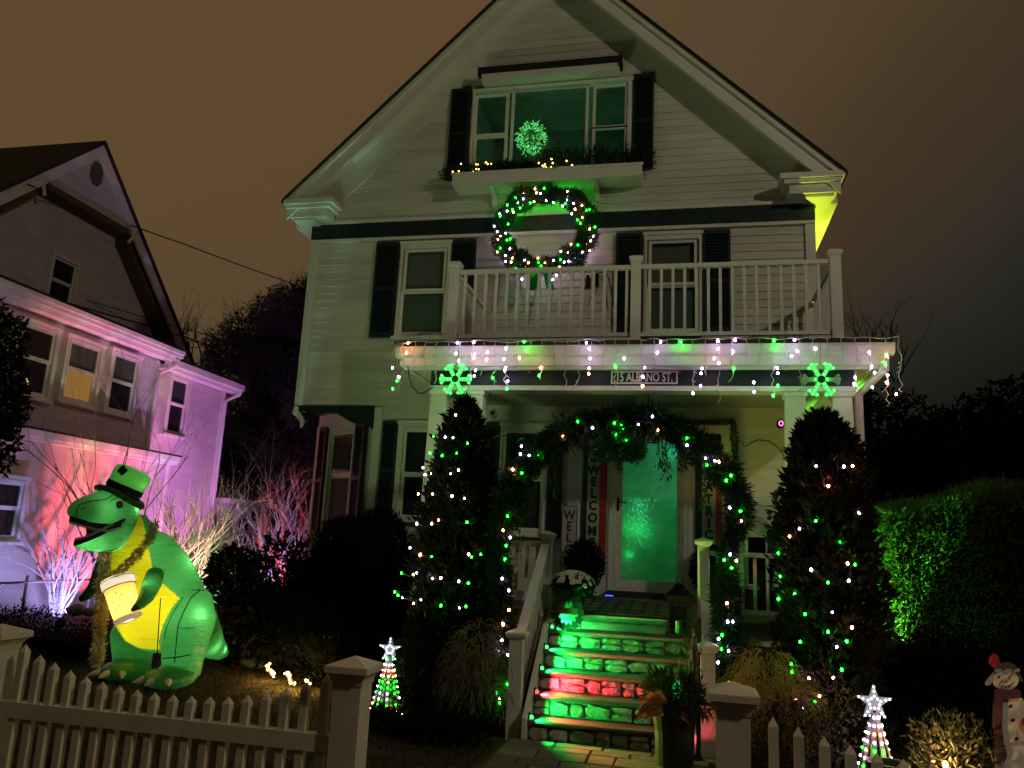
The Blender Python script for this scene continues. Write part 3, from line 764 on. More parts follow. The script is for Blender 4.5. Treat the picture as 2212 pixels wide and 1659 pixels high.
def build_icicles():
    T = thing('icicle_lights', 'white wired icicle lights dangling along the porch eave', 'string lights', (1.3, -2.1, 3.95))
    Y = -2.145
    L6 = [(777,948,'R'),(765,1022,'R'),(1147,947,'W'),(1135,1027,'W'),(1270,943,'W'),(1272,1033,'W'),(1270,1062,'R'),(1510,988,'W'),(1370,1018,'W'),(1365,1073,'W'),(1493,1070,'W'),(1610,1062,'R'),(1643,940,'G'),(1660,1002,'G'),(1155,1080,'W'),(1282,1153,'W'),(1272,1195,'W'),(1410,1210,'G'),(1505,1135,'W'),(1500,1155,'W'),(1522,1235,'W'),(1515,1292,'G'),(1767,1135,'R'),(1757,1192,'G'),(2110,947,'W'),(2130,992,'W'),(2137,1065,'W'),(2130,1137,'W'),(2128,1178,'R'),(660,1135,'W'),(705,1203,'W'),(695,1232,'G'),(662,1290,'G')]
    L1 = [(260,937,'G'),(317,885,'W'),(452,945,'W'),(440,1005,'W'),(440,1067,'R'),(557,778,'W'),(537,845,'W'),(690,778,'G'),(702,805,'G'),(932,770,'W'),(935,822,'W'),(940,915,'W'),(910,885,'R'),(1047,765,'W'),(1035,840,'W'),(1038,955,'G'),(823,983,'W'),(829,950,'W'),(820,1065,'W'),(770,1115,'W'),(1170,1043,'W'),(1172,1105,'W'),(1305,768,'G'),(1310,820,'G'),(1325,947,'W'),(1328,982,'W'),(1328,1063,'G'),(1298,1130,'G'),(1437,765,'W'),(1455,838,'W'),(1420,868,'W'),(1578,820,'W'),(1930,845,'W'),(1945,940,'W'),(1965,978,'W'),(2045,865,'R'),(2035,917,'G'),(2052,995,'W'),(2045,1045,'R'),(1838,1010,'W'),(1830,1052,'W'),(1950,1075,'W'),(2108,1120,'R')]
    for u, v, k in L6: bulb(at(*d6(u, v), Y - .02), k, T, .0115)
    for u, v, k in L1: bulb(at(*d1(u, v), Y - .02), k, T, .0115)
    w = MB(); r = random.Random(2); xs = []
    x = -1.40
    top = []
    while x < 4.16: top.append((x, Y, 3.985 + r.uniform(-.02, .015))); x += .07
    w.tube(top, .005, 4)
    for i, x in enumerate(np.arange(-1.38, 4.15, .1375)):
        ln = [.28, .52, .36, .60, .45, .22][i % 6] * r.uniform(.85, 1.15); p = [(x, Y, 3.985)]; z = 3.985
        while z > 3.985 - ln:
            z -= .05; p.append((x + r.uniform(-.022, .022), Y + r.uniform(-.012, .012), z))
            if r.random() < .4: w.tube([p[-1], (p[-1][0] + r.choice((-1, 1)) * .03, Y, z - .025)], [.005, .007], 4)
        w.tube(p, .0055, 4)
    # side drop at the left end
    for y in (-1.7, -1.3): w.tube([(-1.40, y, 3.98), (-1.41, y + .02, 3.8), (-1.39, y, 3.65)], .0035, 4)
    w.build('wire', WIRE, T)
    c = MB(); c.tube([at(*d6(u, v), -1.95) for u, v in ((775, 1120), (785, 1200), (810, 1275), (850, 1322), (890, 1325), (930, 1300), (965, 1278))], .007, 6)
    c.build('power_cord', WIRED, T)
build_icicles()

def build_flake(cx, label):
    Y = -2.10; cz = 3.548; T = thing('snowflake', label, 'light ornament', (cx, Y, cz), 'lit snowflakes under the porch eave')
    pl = trans('snowflake_plastic', (.72, .80, .76), .5, .1)
    b = MB(); blb = []
    for k in range(6):
        a = pi / 6 * 0 + k * pi / 3; c, s = cos(a), sin(a)
        def P(r, t): return (cx + r * c - t * s, r * s + t * c + cz)
        for poly in ([(.03, -.022), (.19, -.022), (.19, .022), (.03, .022)], [(.125, .02), (.165, .062), (.185, .04), (.155, .018)], [(.125, -.02), (.155, -.018), (.185, -.04), (.165, -.062)]):
            q = [P(*p) for p in poly]; b.prism(q, Y - .012 - .001 * k, Y + .012)
        blb += [P(r, 0) for r in (.058, .098, .138, .176)] + [P(.163, .042), P(.163, -.042)]
    b.build('frame', pl, T)
    g = MB()
    g.prism([(cx + .04 * cos(i * pi / 6), cz + .04 * sin(i * pi / 6)) for i in range(12)], Y - .022, Y - .014); g.build('hub', mat('hub_green', (.02, .10, .05), .5), T)
    for i, (x, z) in enumerate(blb):
        lit = not (cx > 2 and i // 6 in (0, 3) and i % 6 > 0)
        piece('bulb', 'bulb', emis('flake_led', (.02, 1, .055), 13) if lit else pl, (x, Y - .016, z), .0115, T)
    w = MB(); w.tube([(cx, Y, cz + .19), (cx, Y + .03, 3.72), (cx + .01, Y + .03, 3.95)], .003, 4); w.build('hanger', WIRED, T)
build_flake(-.60, 'fully lit green snowflake at the left end of the porch eave')
build_flake(3.365, 'green snowflake with two unlit white arms above the right columns')

def build_number():
    T = thing('street_sign', 'black house sign with white frame and white number and street name', 'sign', (1.53, -1.84, 3.62))
    MB().box(1.16, 1.90, -1.845, -1.828, 3.552, 3.70).build('board', mat('sign_black', (.01, .012, .014), .5), T)
    b = MB(); k = .016
    for q in ((1.16, 1.90, 3.684, 3.70), (1.16, 1.90, 3.552, 3.568), (1.16, 1.176, 3.568, 3.684), (1.884, 1.90, 3.568, 3.684)): b.box(q[0], q[1], -1.852, -1.8455, q[2], q[3])
    b.build('frame', TRIM, T)
    text('15 ALBANO ST.', TRIM, (1.53, -1.848, 3.625), .142, T, 'lettering', .655)
build_number()

def build_wreath():
    cx, cz, Y = .025, 6.13, -.27
    T = thing('wreath', 'huge evergreen wreath dotted with coloured bulbs above the balcony railing', 'wreath', (cx, Y, cz))
    A, Bz = .635, .555
    pts = [(cx + A * cos(t), Y + .02 * sin(5 * t), cz + Bz * sin(t)) for t in np.linspace(0, 2 * pi, 61)]
    garland('greenery', pts, .135, trans('wreath_needle', (.030, .080, .042), .3, .06, .4, .5), T, 5200, .085, .013)
    MB().tube(pts[:-1] + [pts[0]], .03, 8).build('ring', mat('wreath_frame', (.015, .02, .012), .8), T)
    W7 = [(787,373,'R'),(865,368,'G'),(1058,395,'R'),(695,410,'R'),(690,455,'W'),(800,405,'R'),(835,410,'W'),(625,445,'G'),(648,490,'W'),(557,508,'G'),(557,557,'W'),(600,545,'G'),(608,565,'R'),(665,530,'G'),(748,490,'G'),(780,478,'R'),(880,470,'R'),(940,487,'W'),(1055,465,'W'),(1018,515,'W'),(1040,495,'G'),(1107,492,'W'),(1120,540,'R'),(1177,510,'R'),(1093,580,'W'),(1185,568,'R'),(1180,612,'R'),(1240,545,'G'),(1215,550,'G'),(1140,630,'G'),(1165,658,'G'),(1243,705,'R'),(1285,690,'G'),(1270,765,'W'),(1250,803,'R'),(1145,838,'G'),(1180,897,'W'),(1242,885,'R'),(1087,832,'R'),(1063,902,'W'),(1003,892,'R'),(1068,973,'W'),(1030,980,'W'),(1000,960,'G'),(940,965,'W'),(868,985,'R'),(813,947,'R'),(818,982,'G'),(838,1012,'G'),(733,985,'R'),(702,963,'W'),(630,1035,'G'),(600,945,'R'),(590,980,'R'),(545,975,'W'),(542,925,'W'),(580,870,'W'),(500,865,'G'),(475,895,'R'),(555,797,'G'),(582,787,'G'),(480,790,'R'),(500,765,'R'),(475,728,'W'),(450,683,'W'),(545,740,'W'),(565,665,'G'),(500,598,'G'),(495,577,'W'),(680,1122,'W'),(768,1085,'G'),(935,1125,'W'),(965,1088,'W'),(895,1030,'R'),(990,1022,'R')]
    for u, v, k in W7: bulb(at(*d7(u, v), Y - .11), k, T, .0105)
    # more bulbs added behind the greenery to brighten the wall
    r = random.Random(9)
    for i in range(40):
        t = 2 * pi * i / 40; bulb((cx + A * .98 * cos(t), -.13 - .03 * (i % 2), cz + Bz * sin(t)), 'G' if .25 < t < 2.9 else 'WWWRWW'[i % 6], T, .012)
    rb = trans('green_ribbon', (.02, .35, .08), .4, .2)
    b = MB(); z0 = cz - Bz - .02
    for s in (-1, 1):
        P = [(cx + s * .02, Y - .1, z0), (cx + s * .09, Y - .12, z0 - .12), (cx + s * .11, Y - .08, z0 - .26), (cx + s * .15, Y - .1, z0 - .36)]
        for i in range(3):
            a, c = Vector(P[i]), Vector(P[i + 1]); o = Vector((.055, .02, 0))
            b.add([a - o, a + o, c + o, c - o, a - o + Vector((0, .004, 0)), a + o + Vector((0, .004, 0)), c + o + Vector((0, .004, 0)), c - o + Vector((0, .004, 0))], [(0, 1, 2, 3), (7, 6, 5, 4)])
    b.build('ribbon', rb, T)
    w = MB(); w.tube([at(*d7(u, v), -.1) for u, v in ((500, 1050), (490, 1150), (480, 1260), (475, 1350))], .005, 5); w.tube([at(*d7(u, v), -.06) for u, v in ((800, 1180), (775, 1300), (745, 1420), (720, 1560))], .005, 5)
    w.build('lead', WIRED, T)
build_wreath()
def build_adapter():
    p = at(*d7(1290, 1130), -.06); T = thing('power_adapter', 'black power adapter and cord hanging on the siding beside the wreath', 'adapter', p)
    b = MB().box(p.x - .035, p.x + .045, -.10, -.02, p.z - .08, p.z + .09); b.box(p.x - .13, p.x - .09, -.09, -.02, p.z - .11, p.z + .07); b.build('case', BLACKM, T)
    b = MB(); b.tube([at(*d7(u, v), -.08) for u, v in ((1305, 1180), (1300, 1220), (1270, 1250), (1240, 1300), (1225, 1350))], .005, 5); b.tube([at(*d7(u, v), -.08) for u, v in ((1320, 1070), (1380, 1060), (1400, 1120), (1420, 1220), (1432, 1340))], .008, 5); b.build('cord', WIRED, T)
build_adapter()

def build_box_greenery():
    T = thing('window_box_plants', 'dark evergreen sprigs with tiny warm lights filling the gable window box', 'plants', (0, -.2, 7.04))
    parts = []; r = random.Random(4)
    for i in range(46):
        x = -1.50 + 2.98 * i / 45; hgt = .09 + .05 * r.random() + (.13 if x > -.1 else 0) * r.uniform(.6, 1.1)
        parts.append(blob_leaves((x, -.22 + r.uniform(-.08, .08), 7.03 + hgt * .6), (.10, .09, hgt), 150, .07, .016, .2, .8, .5))
    V, F = merge(parts); npmesh('greenery', V, F, NEEDLE, T)
    for u, v in ((175,165),(300,168),(315,172),(380,152),(395,165),(425,165),(105,230),(155,225),(300,208),(320,210),(275,232),(820,158),(850,180),(870,170),(880,195),(920,190),(925,125),(935,158),(860,185),(1050,140),(1095,175)):
        bulb(at(*d7(u, v), -.36), 'Y', T, .0075)
build_box_greenery()
def build_laser_ball():
    c = Vector(at(1148, 297, -.10)); R = .235; T = thing('laser_ball', 'green laser reflection built as a glowing ball in the middle gable window', 'light ornament', c)
    n = 520; d = rnd_dirs(n); P = np.array(c) + d * R * (.55 + .45 * rng.random((n, 1))) * np.array([1, .30, 1.18]); t = np.cross(d, rnd_dirs(n))
    V, F = kites(P, t + .6 * d, .055, .008)
    npmesh('tinsel', V, F, emis('laser_ball_glow', (.16, 1, .22), 1.15), T)['kind'] = 'stuff'  # glowing slivers stand in for a laser reflection on the glass
    MB().ball(c, (R * .55, R * .2, R * .6), 12, 8).build('core', mat('ball_core', (.05, .22, .08), .6), T)
build_laser_ball()
def build_door_laser():
    T = thing('door_laser_pattern', 'glowing green slivers standing in for a laser reflection behind the storm door glass', 'tinsel', (1.42, .03, 2.3))
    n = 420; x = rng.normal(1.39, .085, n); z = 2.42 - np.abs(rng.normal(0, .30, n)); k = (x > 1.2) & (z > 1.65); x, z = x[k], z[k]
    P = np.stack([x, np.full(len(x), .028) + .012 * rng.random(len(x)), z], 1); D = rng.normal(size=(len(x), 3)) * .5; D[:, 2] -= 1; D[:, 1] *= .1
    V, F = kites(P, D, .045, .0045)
    npmesh('strands', V, F, emis('green_sparkle', (.10, 1, .36), .85), T)  # slivers glow in place of the laser pattern on the door
build_door_laser()

def camera_box(name, p, label, ring, dark):
    T = thing(name, label, 'camera', p, None); p = Vector(p)
    m = BLACKM if dark else TRIM
    b = MB(); b.lathe([(.012, -.075), (.042, -.07), (.046, -.02), (.044, .03), (.03, .04)], p, 14, Matrix.Rotation(radians(80), 3, 'X')); b.build('body', m, T)
    b = MB(); b.tube([p + Vector((0, .03, .0)), p + Vector((0, .07, .04)), p + Vector((0, .09, .05))], .014, 8); b.build('bracket', m, T)
    q = p + Vector((0, -.05 - .012, -.008))
    if ring: MB().tube([q + Vector((.022 * cos(a), 0, .028 * sin(a))) for a in np.linspace(0, 2 * pi, 13)], .0065, 6).build('ring_light', emis('camera_ring', (1, .20, .75), 2.2), T)
    else: MB().ball(q, .02, 8, 6).build('lens', BLACKM, T)
camera_box('security_camera', (.90, -.10, 8.655), 'white security camera with pink glowing ring under the gable awning', True, False)
camera_box('security_camera', tuple(at(1686, 915, -.95)), 'black security camera with pink glowing ring beside the right porch columns', True, True)
camera_box('security_camera', tuple(at(1066, 893, -1.35)), 'white security camera under the porch roof beside the left columns', False, False)

def build_banner(x0, stripes, letters, label, top):
    T = thing('door_banner', label, 'banner', (x0 + .16, -.07, 2.3))
    cl = {'g': mat('banner_green', (.010, .045, .045), .8), 'w': mat('banner_white', (.52, .52, .48), .85, .06, 8, .1), 'r': mat('banner_red', (.42, .035, .025), .8)}
    z0, z1 = 1.45, 3.16
    for a, b_, k in stripes:
        n = 14; B = MB(); R = []
        for i in range(n + 1):
            z = z0 + (z1 - z0) * i / n; y = -.078 + .005 * sin(7 * z + x0 * 3)
            R.append([(a, y, z), (b_, y + .002, z), (b_, y + .006, z), (a, y + .004, z)])
        B.rings(R); B.build('stripe', cl[k], T)
    sw = next(s for s in stripes if s[2] == 'w'); cx = (sw[0] + sw[1]) / 2
    for ch, z in letters:
        text(ch, cl['g'], (cx, -.086, z), .165, T, 'letter', .92, bold=.045)
    MB().tube([(x0 - .0, -.08, 3.165), (x0 + .32, -.08, 3.165)], .008, 6).build('rod', mat('rod', (.2, .18, .15), .6), T)
    if top:
        b = MB()
        for k, r in enumerate((.085, .065)):
            arc = [(cx + r * cos(a), 2.97 + r * sin(a)) for a in np.linspace(0, pi, 13)] + [(cx + (r - .012) * cos(a), 2.97 + (r - .012) * sin(a)) for a in np.linspace(pi, 0, 13)]
            b.prism(arc, -.088, -.085)
        b.prism([(cx - .05, 2.90), (cx + .05, 2.90), (cx + .042, 2.85), (cx - .042, 2.85)], -.088, -.085)
        b.build('rainbow_print', mat('print_dark', (.08, .09, .08), .8), T)
build_banner(.65, [(.65, .712, 'g'), (.713, .875, 'w'), (.876, .968, 'r')], list(zip('WELCOME', [2.74, 2.585, 2.43, 2.27, 2.11, 1.945, 1.79])), 'vertical welcome banner with green, white and red stripes left of the door', True)
build_banner(2.115, [(2.115, 2.20, 'g'), (2.201, 2.37, 'w'), (2.371, 2.447, 'r')], [('ST.', 2.87)] + list(zip('PATRICK', [2.715, 2.56, 2.405, 2.25, 2.10, 1.955, 1.80])), 'vertical striped banner reading PATRICK right of the door', False)
def build_woodsign():
    T = thing('welcome_sign', 'narrow white wooden sign with tall thin letters and a hat for the letter O', 'sign', (.5, -.14, 1.06))
    M_ = mat('sign_white', (.50, .50, .47), .7, .1, 9, .1)
    MB().box(.405, .59, -.16, -.135, 1.124, 2.25).build('board', M_, T)
    b = MB()
    for q in ((.40, .595, 2.25, 2.262), (.59, .60, 1.124, 2.25), (.395, .405, 1.124, 2.25)): b.box(q[0], q[1], -.164, -.132, q[2], q[3])
    b.build('frame', mat('sign_edge', (.14, .13, .11), .7), T)
    g = mat('letter_green', (.012, .03, .028), .8)
    for ch, z in zip('WELC', (2.13, 1.985, 1.84, 1.69)): text(ch, g, (.497, -.163, z), .17, T, 'letter', .85)
    for ch, z in zip('ME', (1.375, 1.22)): text(ch, g, (.497, -.163, z), .165, T, 'letter', .8)
    b = MB(); b.prism([(.425, 1.485), (.57, 1.485), (.57, 1.50), (.55, 1.505), (.56, 1.60), (.435, 1.60), (.445, 1.505), (.425, 1.50)], -.166, -.1605); b.build('hat', g, T)
build_woodsign()
def build_door_garland():
    T = thing('rope_garland', 'thin green garland outlining the top right corner of the door surround', 'garland', (2.5, -.08, 3.33))
    garland('greenery', [(.50, -.09, 3.44), (1.2, -.09, 3.45), (1.95, -.09, 3.40), (2.3, -.09, 3.415), (2.60, -.09, 3.425), (2.62, -.09, 3.0), (2.615, -.09, 2.3), (2.61, -.09, 1.7)], .036, trans('old_garland', (.035, .06, .03), .25, .05, .5, .4), T, 1500, .04, .008)
build_door_garland()
def build_topiary(x, label):
    T = thing('topiary', label, 'potted plant', (x, -.30, 1.115), 'dark topiary bushes by the door')
    MB().lathe([(.10, 1.116), (.13, 1.22), (.14, 1.30), (.12, 1.30)], (x, -.30, 0), 14).build('pot', mat('pot_dark', (.015, .015, .014), .6), T)
    V, F = merge([blob_leaves((x, -.30, 1.52), (.24, .22, .30), 2600, .05, .022, .6, .8, .2)])
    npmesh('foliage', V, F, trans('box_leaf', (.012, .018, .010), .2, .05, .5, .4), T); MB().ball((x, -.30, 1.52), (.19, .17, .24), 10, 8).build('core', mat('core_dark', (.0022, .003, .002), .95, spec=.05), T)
build_topiary(.74, 'dark round topiary in a pot under the welcome banner'); build_topiary(2.30, 'dark round topiary behind the right top newel post')
def build_doormat():
    T = thing('doormat', 'wide grey doormat with a block pattern on the porch floor', 'doormat', (1.3, -1.4, 1.05))
    def pf(y): return 1.03 + .0496 * (y + 2.03)
    MB().prism([(-1.93, pf(-1.93) + .001), (-1.93, pf(-1.93) + .009), (-.45, pf(-.45) + .009), (-.45, pf(-.45) + .001)], .72, 2.02, lambda y, z, x: (x, y, z)).build('mat', mat('mat_dark', (.06, .07, .065), .95, .3, 60), T)
    m = mat('mat_light', (.22, .26, .23), .95, .2, 60)
    for i in range(8):
        for j in range(4):
            for k in range(3):
                piece('block', 'box', m, (.83 + i * .155, -1.70 + j * .31 + k * .08, pf(-1.70 + j * .31 + k * .08) + .0105), (.11, .04, .003), T, (.0496, 0, 0))
    b = MB().box(.9, 1.85, -2.0, -1.82, 1.050, 1.060); b.build('edge_mat', mat('rubber', (.012, .013, .013), .8, .2, 40), T)
build_doormat()
def build_bluelight():
    p = (1.06, -.22, 1.125); T = thing('door_light', 'small blue glowing light on the porch floor by the door sill', 'light', p)
    MB().lathe([(.045, 0), (.05, .02), (.03, .035)], p, 12).build('base', BLACKM, T)
    MB().box(1.0, 1.10, -.275, -.268, 1.137, 1.151).build('glow_bar', emis('blue_glow', (.06, .10, 1), 2.2), T)
build_bluelight()
def build_lantern():
    x, y, z = 2.03, -2.12, .885
    # stands on the top tread
    x, y = 1.925, -2.14
    T = thing('lantern', 'tall black candle lantern at the right end of the top step', 'lantern', (x, y, z))
    b = MB(); w = .105
    for sx in (-1, 1):
        for sy in (-1, 1): b.box(x + sx * w - .014, x + sx * w + .014, y + sy * w - .014, y + sy * w + .014, z + .03, z + .36)
    b.box(x - .13, x + .13, y - .13, y + .13, z, z + .03); b.box(x - .125, x + .125, y - .125, y + .125, z + .36, z + .385)
    R = [[(x + sx * q, y + sy * q, z + h) for sx, sy in ((-1, -1), (1, -1), (1, 1), (-1, 1))] for q, h in ((.14, .385), (.145, .40), (.075, .47), (.055, .475), (.055, .50), (.02, .525))]
    b.rings(R); b.build('frame', BLACKM, T)
    arch = [(x - .09, z + .03), (x + .09, z + .03), (x + .09, z + .25)] + [(x + .09 * cos(a), z + .25 + .09 * sin(a)) for a in np.linspace(.2, pi - .2, 7)] + [(x - .09, z + .25)]
    f = MB()
    # arched front made of two spandrels
    for s in (-1, 1):
        f.prism([(x + s * .092, z + .25)] + [(x + s * .075 * cos(a), z + .26 + .08 * sin(a)) for a in np.linspace(0, pi / 2, 6)] + [(x, z + .36), (x + s * .092, z + .36)], y - .108, y - .10)
        f.box(x + s * .092 - .017, x + s * .092 + .0, y - .108, y - .10, z + .03, z + .25)
    f.build('arched_front', BLACKM, T)
    for sy in (-.096, .1): MB().box(x - .09, x + .09, y + sy, y + sy + .003, z + .03, z + .36).build('pane', PANE, T)
    MB().lathe([(.035, z + .03), (.036, z + .15), (.02, z + .155), (.003, z + .16)], (x, y, 0), 12).build('candle', mat('candle_wax', (.45, .42, .34), .6), T)
    MB().tube([(x - .03, y, z + .52), (x - .035, y, z + .56), (x, y, z + .585), (x + .035, y, z + .56), (x + .03, y, z + .52)], .005, 6).build('ring', BLACKM, T)
build_lantern()
def build_mum():
    x, y, z = .80, -1.90, 1.037
    T = thing('flower_pot', 'black pot of white chrysanthemums at the left end of the top step', 'potted plant', (x, y, z))
    MB().lathe([(.11, 0), (.16, .20), (.17, .24), (.15, .24), (.13, .2)], (x, y, z), 18).build('pot', mat('pot_black', (.006, .0065, .0065), .5), T)
    V, F = blob_leaves((x, y, z + .27), (.22, .22, .12), 900, .06, .03, .3, .8, .1); npmesh('foliage', V, F, trans('mum_leaf', (.02, .05, .02), .3, .05), T)
    parts = []; heads = []
    for k in range(105):
        a = rng.random() * 2 * pi; e = rng.random() ** .7 * 1.45 + .02
        heads.append(Vector((x + .245 * cos(a) * cos(e), y + .245 * sin(a) * cos(e), z + .27 + .16 * sin(e))))
    for c in heads:
        n = 13; nrm = np.array(c - Vector((x, y, z + .20))); nrm /= np.linalg.norm(nrm)
        t = np.cross(nrm, [0, 0, 1.0]) + 1e-3; t /= np.linalg.norm(t); b2 = np.cross(nrm, t)
        a = np.linspace(0, 2 * pi, n, endpoint=False); D = np.cos(a)[:, None] * t + np.sin(a)[:, None] * b2 + .25 * nrm
        parts.append(kites(np.tile(np.array(c), (n, 1)), D, .034, .017, up=np.tile(nrm, (n, 1))))
    V, F = merge(parts); npmesh('flower', V, F, trans('white_petal', (.84, .84, .78), .3, .0), T)
    b = MB()
    for c in heads: n_ = (c - Vector((x, y, z + .2))).normalized(); b.ball(c + n_ * .004, .007, 6, 4)
    b.build('flower_centre', mat('mum_centre', (.30, .26, .08), .8), T)
build_mum()
def build_leafstand():
    c = Vector((.80, -2.22, 1.0)); T = thing('welcome_wreath_stand', 'small dark leaf-edged wreath sign standing before the flower pot', 'sign', c)
    c.z = 1.06; b = MB(); m = mat('stand_leaf', (.010, .007, .005), .7, .4, 12)
    for k in range(13):
        a = 2 * pi * k / 13; px, pz = c.x + .135 * cos(a), c.z + .15 * sin(a)
        pts = []
        for j in range(10):
            t = 2 * pi * j / 10; r = .052 if j % 2 else .034
            pts.append((px + r * cos(t + a), pz + r * sin(t + a)))
        b.prism(pts, c.y - .008 - .004 * (k % 3), c.y + .008)
    b.build('leaf_ring', m, T)
    MB().box(c.x - .11, c.x + .11, c.y - .02, c.y - .012, c.z - .02, c.z + .045).build('sign_board', mat('stand_board', (.10, .03, .02), .7), T)
    MB().tube([(c.x - .11, c.y + .02, c.z - .08), (c.x - .14, c.y + .10, .885)], .006, 6).tube([(c.x + .11, c.y + .02, c.z - .08), (c.x + .14, c.y + .10, .885)], .006, 6).build('leg', BLACKM, T)
build_leafstand()
def build_small_card():
    p = (.50, -1.55, 1.20); T = thing('yard_card', 'pale green printed card standing behind the left handrail', 'sign', p)
    MB().box(.40, .62, -1.30, -1.29, 1.12, 1.32).build('card', mat('pale_green_card', (.25, .34, .27), .8), T)
    b = MB()
    for i, (a, c) in enumerate(((.43, .58), (.45, .60), (.43, .54))): b.box(a, c, -1.304, -1.3005, 1.27 - i * .05, 1.285 - i * .05)
    b.build('print', mat('card_print', (.03, .08, .05), .8), T)
    MB().box(.50, .52, -1.289, -1.28, 1.067, 1.30).build('stake', BLACKM, T)
build_small_card()
def build_pendant():
    c = at(1400, 905, -1.0); T = thing('porch_pendant', 'black square pendant lantern hanging from the porch ceiling', 'lamp', (c.x, c.y, 3.62))
    b = MB(); b.lathe([(.06, 3.60), (.06, 3.625)], (c.x, c.y, 0), 12); b.tube([(c.x, c.y, 3.60), (c.x, c.y, 3.38)], .007, 6); b.lathe([(.01, 3.40), (.025, 3.37), (.02, 3.34)], (c.x, c.y, 0), 10); b.build('stem', BLACKM, T)
    b = MB(); h = .12; z1, z0 = 3.34, 3.02; k = .008
    for sx in (-1, 1):
        for sy in (-1, 1): b.box(c.x + sx * h - k, c.x + sx * h + k, c.y + sy * h - k, c.y + sy * h + k, z0, z1)
        for z in (z0, z1):
            b.box(c.x - h + k, c.x + h - k, c.y + sx * h - k, c.y + sx * h + k, z - k, z + k); b.box(c.x + sx * h - k, c.x + sx * h + k, c.y - h + k, c.y + h - k, z - k, z + k)
    b.build('frame', BLACKM, T)
build_pendant()
def hook(pts, label):
    P = [at(u, v, -1.0) for u, v in pts]; T = thing('plant_hook', label, 'hook', P[0]); MB().tube(P, .008, 6).build('rod', mat('iron_hook', (.10, .10, .09), .6), T)
hook([d1(x, y) for x, y in ((1380, 1560), (1365, 1520), (1330, 1470), (1270, 1430), (1200, 1420), (1150, 1440), (1115, 1465), (1095, 1460), (1098, 1440), (1112, 1438))], 'curled iron plant hook on the siding left of the right columns')
hook([d2(x, y) for x, y in ((1395, 540), (1395, 440), (1410, 395), (1450, 345), (1500, 322), (1555, 320))], 'curved iron plant hook by the left porch window')
def build_house_lantern():
    c = at(1637, 1190, -.75); x, y, z = c.x, -.75, 1.094
    T = thing('house_lantern', 'white house-shaped lantern standing on the right side of the porch', 'lantern', (x, y, z))
    m = mat('lantern_white', (.45, .46, .44), .6, .1); b = MB(); w = .14; z0 = 1.34
    MB().box(x - .2, x + .2, y - .16, y + .2, z, z0).build('stand', mat('side_table', (.02, .02, .02), .6), T)
    for sx in (-1, 1):
        for sy in (-1, 1): b.box(x + sx * w - .018, x + sx * w + .018, y + sy * w - .018, y + sy * w + .018, z0 + .03, z0 + .62)
    b.box(x - .18, x + .18, y - .18, y + .18, z0 + .001, z0 + .03); b.box(x - .18, x + .18, y - .18, y + .18, z0 + .62, z0 + .65)
    b.rings([[(x + sx * q, y + sy * q, h) for sx, sy in ((-1, -1), (1, -1), (1, 1), (-1, 1))] for q, h in ((.20, z0 + .65), (.19, z0 + .67), (.05, z0 + .83), (.02, z0 + .84))]); b.build('frame', m, T)
    b = MB(); b.lathe([(.05, z0 + .03), (.055, z0 + .2), (.02, z0 + .21)], (x, y, 0), 12); b.build('candle', mat('green_candle', (.02, .12, .06), .5), T)
    MB().box(x - .10, x + .10, y + .12, y + .13, z0 + .05, z0 + .6).build('back_panel', BLACKM, T)
build_house_lantern()
def build_umbrella():
    a, b_ = at(1652, 1190, -.95), at(1672, 1110, -.95); b0 = Vector((a.x - .10, -.95, 1.085)); T = thing('folded_chair', 'dark folded chair leaning beside the white house lantern', 'chair', b0)
    f = MB()
    for k in range(4):
        o = Vector((k * .028, -.02 * k, 0)); f.tube([b0 + o, b_ + o + Vector((.02, 0, .02 * k))], .016, 6)
    f.build('frame', mat('chair_dark', (.02, .019, .018), .6), T)
    s = MB(); p, q = b0.lerp(b_, .35), b0.lerp(b_, .95); s.prism([(p.x, p.z), (p.x + .1, p.z), (q.x + .12, q.z), (q.x + .02, q.z)], -.94, -.93); s.build('seat', mat('chair_cloth', (.025, .024, .022), .9), T)
build_umbrella()

